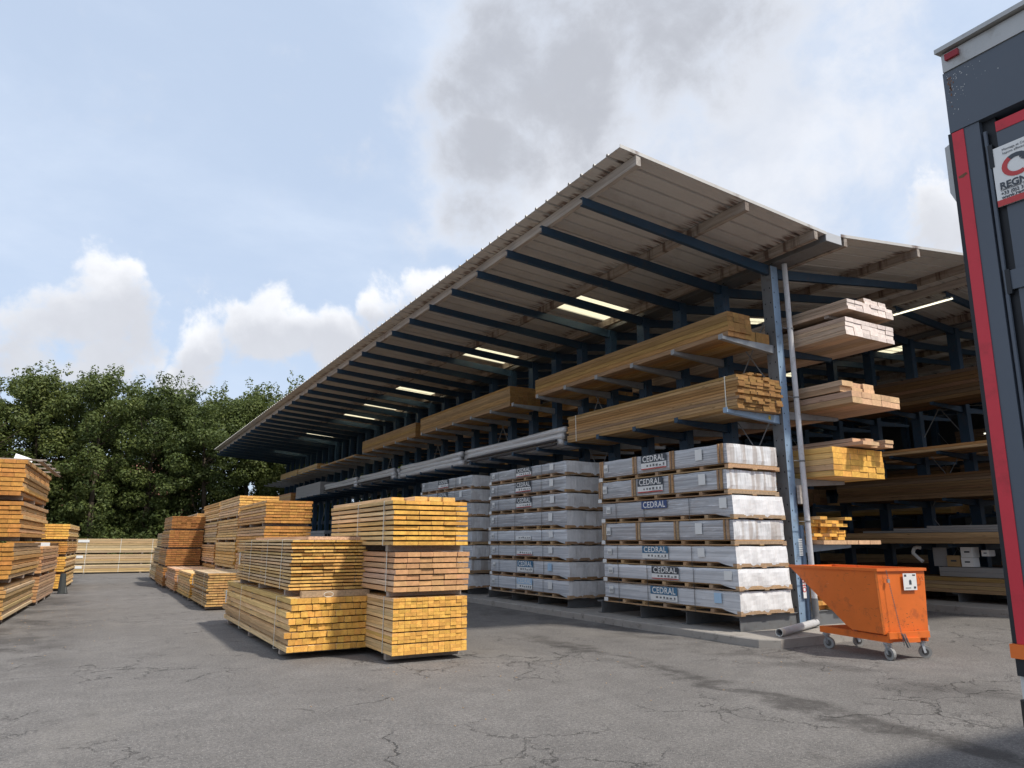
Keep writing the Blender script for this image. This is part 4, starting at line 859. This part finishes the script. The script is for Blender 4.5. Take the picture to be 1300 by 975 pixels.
for i in range(34):
    yy = rg.uniform(.05, 1.2); zz = rg.uniform(.42, 1.15)
    if zz < .42 + max(0, yy - .55) * .72 + .03: continue
    xo = -tp * (zz - .35) / .86 - .0012; l_ = rg.uniform(.01, .06); h_ = rg.uniform(-.02, .02); w_ = rg.uniform(.001, .004)
    scr.quadface([(xo, yy, zz), (xo, yy + l_, zz + h_), (xo, yy + l_, zz + h_ + w_), (xo, yy, zz + w_)])
for i in range(26):
    xx = rg.uniform(.03, .75); zz = .37 + abs(rg.gauss(0, .12)); yo = -.0012 - .02 * (zz - .35) / .86; l_ = rg.uniform(.004, .03); h_ = rg.uniform(-.03, .03)
    scr.quadface([(xx, yo, zz), (xx + l_, yo, zz + h_ * .3), (xx + l_, yo - .0003, zz + .008 + h_ * .3), (xx, yo, zz + .006)])
tag(part('scratches', scr, ['bare_rust'], sk), kind='stuff')
part('hook', MB().tube((.70, -.035, 1.12), (.70, -.055, 1.06), .006, 6).tube((.70, -.055, 1.06), (.76, -.05, 1.06), .006, 6).tube((.76, -.05, 1.06), (.76, -.035, 1.12), .006, 6), ['orange_paint_worn'], sk)
ch = MB(); a = Vector((.10, -.06, 1.21)); b_ = Vector((.22, -.115, .20)); nl = 34
for i in range(nl):
    p = a.lerp(b_, i / nl); q = a.lerp(b_, (i + .8) / nl); o_ = .006
    if i % 2: ch.tube(p + Vector((o_, 0, 0)), q + Vector((o_, 0, 0)), .003, 5); ch.tube(p - Vector((o_, 0, 0)), q - Vector((o_, 0, 0)), .003, 5)
    else: ch.tube(p + Vector((0, o_, 0)), q + Vector((0, o_, 0)), .003, 5); ch.tube(p - Vector((0, o_, 0)), q - Vector((0, o_, 0)), .003, 5)
part('chain', ch, ['foot_steel'], sk); part('chain_lock', MB().box(.095, -.075, 1.04, .13, -.05, 1.09), ['truck_alu'], sk)
part('latch_lever', MB().bar((.20, -.12, .36), (.27, -.13, .18), .03, .012).bar((.24, -.12, .36), (.31, -.13, .19), .012, .012), ['foot_steel'], sk)
for cx, cy, yaw_ in ((.10, .06, 0), (W_ - .10, .05, 55), (.10, 1.24, 20), (W_ - .14, 1.24, 75)):
    co, si = math.cos(R(yaw_)), math.sin(R(yaw_)); ax = Vector((co, si, 0)); tr_ = Vector((-si, co, 0)) * .035; c0 = Vector((cx, cy, .085)) - tr_
    w = part('caster', MB().tube((cx, cy, .215), (cx, cy, .2345), .05, 10).bar(c0 + ax * .032 + Vector((0, 0, -.01)), Vector((cx, cy, .212)) + ax * .032, .05, .006).bar(c0 - ax * .032 + Vector((0, 0, -.01)), Vector((cx, cy, .212)) - ax * .032, .05, .006).box(cx - .042, cy - .042, .20, cx + .042, cy + .042, .2149), ['galvanised_steel'], sk)
    part('wheel', MB().tube(c0 - ax * .022, c0 + ax * .022, .083, 20), ['wheel_rubber'], w); part('hub', MB().tube(c0 - ax * .026, c0 + ax * .026, .045, 14), ['wheel_hub'], w)

# ------------------------------------------------------------ truck, rear left corner in view
tk = thing('truck', 'dark grey and red box truck, rear corner at the right edge of the photo', 'truck', (2.70, .054, -.021)); tk.rotation_euler.x = R(1.0)
def K(name, mb, mats, **k): return part(name, mb, mats, tk, **k)
yc = 1.285   # left corner
K('cargo_box', MB().box(.06, -1.15, 1.20, 7.0, yc - .02, 3.40), ['truck_grey'])
K('box_roof', MB().box(.0, -1.17, 3.4002, 7.02, yc - .005, 3.46), ['truck_alu'])
K('rear_hood', MB().prism([(-.04, yc + .006, 3.468), (.06, yc - .012, 3.4615), (.06, -1.2, 3.4615), (-.04, -1.2, 3.468)], (0, 0, 0), (0, 0, .018)), ['truck_alu'], fix=True)
K('header_rail', MB().box(-.02, -1.15, 3.385, .0599, yc - .008, 3.461), ['truck_alu'])
K('marker_lamp', MB().box(-.032, yc - .075, 3.425, -.0205, yc - .025, 3.45), ['lamp_red'])
K('header_panel', MB().box(-.015, -1.15, 3.130, .0598, yc - .003, 3.384), ['truck_grey'])
K('corner_post', MB().box(-.010, yc - .104, 1.27, .0595, yc + .006, 3.1295), ['truck_grey'])
K('red_stripe', MB().box(-.0135, yc - .050, 1.27, -.0105, yc - .008, 3.127), ['truck_red'])
K('post_edge', MB().box(-.012, yc - .0075, 1.27, -.006, yc + .0065, 3.129), ['truck_dark'])
K('door_gap', MB().box(.012, yc - .150, 1.27, .0594, yc - .1045, 3.1295), ['truck_dark'])
K('door', MB().box(.004, -1.05, 1.29, .0592, yc - .1505, 3.105), ['truck_grey'])
K('door_rib', MB().box(-.004, -1.05, 2.465, .0035, yc - .122, 2.535), ['truck_grey'])
K('door_rib', MB().box(-.004, -1.05, 1.80, .0035, yc - .122, 1.87), ['truck_grey'])
K('door_stripe', MB().box(.0015, -1.05, 3.065, .0036, yc - .151, 3.1045), ['truck_red'])
K('locking_bar', MB().tube((-.002, yc - .117, 1.32), (-.002, yc - .117, 3.08), .007, 8), ['truck_grey'])
for z in (2.93, 2.45, 1.7): K('hinge', MB().box(-.008, yc - .135, z, .010, yc - .112, z + .09), ['truck_dark'])
K('sign', MB().box(-.002, yc - .38, 2.775, .0010, yc - .128, 3.0), ['white_paper'], loc=(-.004, 0, 0))
K('sign_band', MB().box(-.008, yc - .38, 2.775, -.0065, yc - .1285, 2.798), ['print_red'])
arc = MB()
cy_, cz_ = yc - .205, 2.912
for i in range(14):
    g0, g1 = R(50 + i * 18), R(50 + (i + 1) * 18); r0, r1 = .027, .043
    arc.quadface([(-.0075, cy_ - 1.15 * r * math.cos(g), cz_ + r * math.sin(g)) for r, g in ((r0, g0), (r1, g0), (r1, g1), (r0, g1))])
arcm = arc.mesh('sign_logo', ['print_red', 'print_dark']); arcm.polygons.foreach_set('material_index', [1 if i < 4 else 0 for i in range(14)]); link('sign_logo', arcm, tk)
lg = MB(); lg.quadface([(-.0076, cy_ - .010, cz_ + .018), (-.0076, cy_ - .10, cz_ + .018), (-.0076, cy_ - .10, cz_ + .030), (-.0076, cy_ - .012, cz_ + .034)]); lg.quadface([(-.0078, cy_ - .012, cz_ + .014), (-.0078, cy_ - .05, cz_ - .012), (-.0078, cy_ - .066, cz_ + .0), (-.0078, cy_ - .035, cz_ + .024)]); K('sign_logo', lg, ['print_dark'])
for txt, sz, z, mt, bo in (('REGNAULT', .034, 2.848, 'print_dark', .0012), ('CARROSSERIE CONSTRUCTEUR', .011, 2.833, 'print_dark', .0002), ('+33 (0)2 33 57 48', .017, 2.822 - .003, 'print_dark', .0004), ('www.regnault.fr', .019, 2.806 - .001, 'print_dark', .0004), ('Montage et Contrôle', .012, 2.982, 'print_dark', 0), ('hayons effectués par', .012, 2.968, 'print_dark', 0)):
    cu = textmesh(txt, sz, .0002, bo); xs = [v_.co.x for v_ in cu.vertices]; cu.materials.append(MAT[mt]); wdt = max(xs) - min(xs)
    link('lettering', cu, tk, (-.0079, yc - .137 - wdt / 2 - (.028 if 'ont' in txt or 'hay' in txt else .006), z), ROT_NX)
K('tail_lift_edge', MB().box(-.03, -1.1, 1.225, .05, yc + .008, 1.2695), ['orange_paint'])
K('underride_bar', MB().box(-.02, -1.05, 1.17, .04, yc + .0, 1.2245), ['truck_dark'])
K('support_leg', MB().box(.0, yc - .06, .62, .05, yc + .002, 1.1695), ['truck_white'])
K('rubber_buffer', MB().tube((-.03, yc - .035, 1.02), (-.03, yc - .035, 1.10), .028, 12), ['rubber_black'])
K('side_deflector', MB().prism([(.02, yc + .012, 3.11), (.02, yc + .040, 3.10), (.02, yc + .040, 2.91), (.02, yc + .012, 2.84)], (0, 0, 0), (.05, 0, 0)), ['truck_alu'], fix=True)
wr = MB()
rg = random.Random(5)
for i in range(60):
    yy = yc - .01 - abs(rg.gauss(0, .05)); zz = 3.37 - abs(rg.gauss(0, .07)); s_ = rg.uniform(.0008, .003)
    wr.quadface([(-.0156, yy, zz), (-.0156, yy - s_, zz + s_ * .3), (-.0156, yy - s_ * .7, zz + s_ * 1.6), (-.0156, yy + s_ * .3, zz + s_)])
K('paint_chips', wr, ['truck_white']); tag(tk.children[-1] if tk.children else None, kind='stuff') if False else None
wr = MB()
for i in range(26):
    yy = yc - .016 - abs(rg.gauss(0, .008)); zz = 3.36 - abs(rg.gauss(0, .05)); s_ = rg.uniform(.002, .005)
    wr.quadface([(-.0157, yy, zz), (-.0157, yy - s_, zz + s_ * .3), (-.0157, yy - s_ * .7, zz + s_ * 2.6), (-.0157, yy + s_ * .3, zz + s_)])
K('rust_patches', wr, ['bare_rust'])
K('stripe_scar', MB().quadface([(-.0139, yc - .012, 2.945), (-.0139, yc - .040, 2.952), (-.0139, yc - .046, 2.945), (-.0139, yc - .03, 2.935), (-.0139, yc - .014, 2.937)]), ['bare_rust'])
K('chassis', MB().box(.3, -.75, .75, 9.2, -.6, 1.0).box(.3, .7, .75, 9.2, .85, 1.0), ['truck_dark'])
for wx in (2.0, 8.2):
    for wy in (-1.15, .95): 
        w = K('wheel', MB().tube((wx, wy, .5), (wx, wy + .28, .5), .5, 24), ['rubber_black']); part('rim', MB().tube((wx, wy - .01, .5), (wx, wy + .29, .5), .28, 16), ['truck_alu'], w)
cabm = MB().prism([(7.25, -1.12, .75), (9.5, -1.12, .75), (9.5, -1.12, 1.8), (9.15, -1.12, 3.0), (7.25, -1.12, 3.05)], (0, 0, 0), (0, 2.3, 0))
K('cab', cabm, ['truck_red'], fix=True); K('cab_window', MB().box(8.0, 1.185, 1.8, 9.0, 1.19, 2.6), ['truck_dark'])

# ------------------------------------------------------------ trees
def leaves(nm, blobs_, nper, size, mats, seed, flat=.55):
    rs = np.random.RandomState(seed); C_ = []; Ns = []
    for (cx, cy, cz, rx, rz) in blobs_:
        k = int(nper * (rx ** 2) / .5)
        d = rs.normal(size=(k, 3)); d /= np.linalg.norm(d, axis=1)[:, None]; r_ = rs.uniform(.45, 1.05, k) ** .6
        C_.append(np.stack([cx + d[:, 0] * rx * r_, cy + d[:, 1] * rx * r_, cz + d[:, 2] * rz * r_], 1)); Ns.append(d * .8 + np.array([0, 0, .5]) + rs.normal(size=(k, 3)) * .55)
    C_ = np.concatenate(C_); Ns = np.concatenate(Ns); Ns /= np.linalg.norm(Ns, axis=1)[:, None]; n_ = len(C_)
    a = np.cross(Ns, rs.normal(size=(n_, 3))); a /= np.linalg.norm(a, axis=1)[:, None]; b_ = np.cross(Ns, a); s_ = size * rs.uniform(.6, 1.3, n_)[:, None]
    V = np.empty((n_, 4, 3)); V[:, 0] = C_ - a * s_; V[:, 1] = C_ - b_ * s_ * flat; V[:, 2] = C_ + a * s_; V[:, 3] = C_ + b_ * s_ * flat + Ns * s_ * .2
    me = bpy.data.meshes.new(nm); me.vertices.add(n_ * 4); me.vertices.foreach_set('co', V.ravel()); me.loops.add(n_ * 4); me.loops.foreach_set('vertex_index', np.arange(n_ * 4, dtype=np.int32))
    me.polygons.add(n_); me.polygons.foreach_set('loop_start', np.arange(0, n_ * 4, 4, dtype=np.int32))
    me.update(calc_edges=True); me.validate(); 
    for q in mats: me.materials.append(MAT[q])
    me.polygons.foreach_set('material_index', (rs.rand(n_) < .3).astype(np.int32) if len(mats) > 1 else np.zeros(n_, np.int32)); return me
TV = []
for v in range(5):
    rg = random.Random(40 + v); h = 12.5; bl = []
    for i in range(125):
        tt = rg.random() ** .9; zc = 1.3 + tt * (h - 2.1); prof = (max(.02, math.sin((tt * .8 + .16) * math.pi * .93)) ** .6) * (3.0 + .4 * (v % 2)); 
        g = rg.random() * 6.283; rr = prof * rg.uniform(.25, 1.0); s_ = rg.uniform(.5, .9)
        bl.append((rr * math.cos(g), rr * math.sin(g), zc, s_, s_ * rg.uniform(.6, .9)))
    for i in range(9): g = rg.random() * 6.28; bl.append((rg.uniform(0, 1.5) * math.cos(g), rg.uniform(0, 1.5) * math.sin(g), h - .9 + rg.random() * 1.3, .28, .5))
    cm_ = leaves('crown', bl, 215, .100, (('leaf_green', 'leaf_light'), ('leaf_dark', 'leaf_green'), ('leaf_light', 'leaf_green'), ('leaf_green', 'leaf_dark'), ('leaf_green', 'leaf_light'))[v], 100 + v)
    tb = MB(); p0 = Vector((0, 0, 0)); segs = [p0]
    for i in range(5): segs.append(segs[-1] + Vector((rg.uniform(-.2, .2), rg.uniform(-.2, .2), 2.0)))
    rad = [.24, .19, .16, .12, .08, .04]
    for i in range(5): tb.tube(segs[i], segs[i + 1], rad[i], 9, r2=rad[i + 1])
    lb_ = MB()
    for i in range(16):
        k = rg.randint(1, 4); s0 = segs[k].lerp(segs[k + 1], rg.random()); g = rg.random() * 6.28; l_ = rg.uniform(1.2, 2.4); e1 = s0 + Vector((math.cos(g) * l_ * .5, math.sin(g) * l_ * .5, l_ * .35)); e2 = e1 + Vector((math.cos(g + .3) * l_ * .5, math.sin(g + .3) * l_ * .5, l_ * .5))
        lb_.tube(s0, e1, .06, 6, r2=.04); lb_.tube(e1, e2, .04, 6, r2=.015)
    TV.append((cm_, tb.mesh('trunk', ['bark'], True), lb_.mesh('limb', ['bark'])))
desc = ['broad green', 'dark dense', 'light green bushy', 'mid green', 'tall leafy']
row1 = [(-24, 53), (-20.3, 52), (-16.8, 53.5), (-13.2, 52), (-9.8, 53), (-6.3, 52.2), (-3.2, 53.4), (-.2, 52.3), (3.0, 53.2), (6.0, 52.4), (9.0, 53.4), (12.0, 52.6), (15.2, 53.5), (18.6, 52.5), (22, 53), (25.5, 52.4), (29, 53)]
row2 = [(-19, 57.5), (-12.4, 57), (-8.2, 57.8), (-4.9, 57.2), (-1.6, 57), (1.6, 57.8), (4.6, 58), (7.6, 57.2), (10.6, 57.4), (14.2, 57.6), (17, 58), (23.5, 57.5)]
HS = {0: .92, 1: .9, 2: .9, 3: .88, 4: .88, 5: .86, 6: .98, 7: .99, 8: .96, 9: .94, 10: .99, 11: 1.02, 12: 1.0}
ORD = ['first', 'second', 'third', 'fourth', 'fifth', 'sixth', 'seventh', 'eighth', 'ninth', 'tenth']
for ri, row in enumerate((row1, row2)):
    for i, (x, y) in enumerate(row):
        v = (i * 2 + ri * 3) % 5
        if x < -7: lb = '%s tree beyond the left edge of the view, %s out, %s row' % (desc[v], ORD[sum(1 for q in row if x < q[0] <= -7)], ('front', 'back')[ri])
        elif x > 16: lb = '%s tree hidden behind the shed, %s from the lane, %s row' % (desc[v], ORD[sum(1 for q in row if 16 < q[0] < x)], ('front', 'back')[ri])
        else: lb = '%s tree at the yard end, %s from the left in the %s row' % (desc[v], ORD[sum(1 for q in row if -7 < q[0] < x)], ('front', 'back')[ri])
        t_ = thing('broadleaf_tree', lb, 'tree', (x, y, 0), random.uniform(0, 6.28), 'trees closing the end of the yard')
        hs = (HS.get(i, .97) if ri == 0 else (1.01 if x < 8 else 1.06)) * random.uniform(.97, 1.03); t_.scale = (1, 1, hs)
        link('crown', TV[v][0], t_); link('trunk', TV[v][1], t_); tag(link('limb', TV[v][2], t_), kind='stuff')
rg = random.Random(3); bl = [(rg.uniform(-27, 31), rg.uniform(49.5, 51.5), rg.uniform(.3, 2.2), rg.uniform(.6, 1.0), rg.uniform(.5, .8)) for i in range(150)]
u = link('undergrowth', leaves('undergrowth', bl, 55, .14, ('leaf_dark', 'leaf_green'), 9)); tag(u, kind='stuff')
rg = random.Random(11); cm_ = MB()
for i in range(110):
    x = rg.uniform(-1.2, .6) if i < 60 else rg.uniform(2, 9); y = rg.uniform(12, 24) if i < 60 else rg.uniform(6, 9.3); g = rg.random() * 3.1; l_ = rg.uniform(.008, .03); 
    cm_.bar((x, y, .004), (x + l_ * math.cos(g), y + l_ * math.sin(g), .007), .008, .005)
tag(part('wood_chips', cm_, WD['fresh'], None), kind='stuff')
# house glimpsed behind the trees
t_ = thing('brick_house', 'reddish brick house glimpsed through the trees', 'house', (-3, 64, 0))
part('wall', MB().box(0, 0, 0, 10, 8, 5.2), ['brick_red'], t_); rf = part('roof', MB().prism([(-.4, -.4, 5.202), (-.4, 8.4, 5.202), (-.4, 4, 8.2)], (0, 0, 0), (10.8, 0, 0)), ['roof_tile'], t_, fix=True)
part('chimney', MB().box(7, 3.2, 7.0, 7.7, 3.9, 9.0), ['brick_red'], rf)
for xx in (1.2, 4.2, 7.4):
    for zz in (.9, 3.3): w = part('window', MB().box(xx, -.06, zz, xx + 1.1, -.002, zz + 1.3), ['white_paper'], t_); part('pane', MB().box(xx + .08, -.08, zz + .08, xx + 1.02, -.0605, zz + 1.22), ['truck_dark'], w)
print('objects', len(bpy.data.objects))
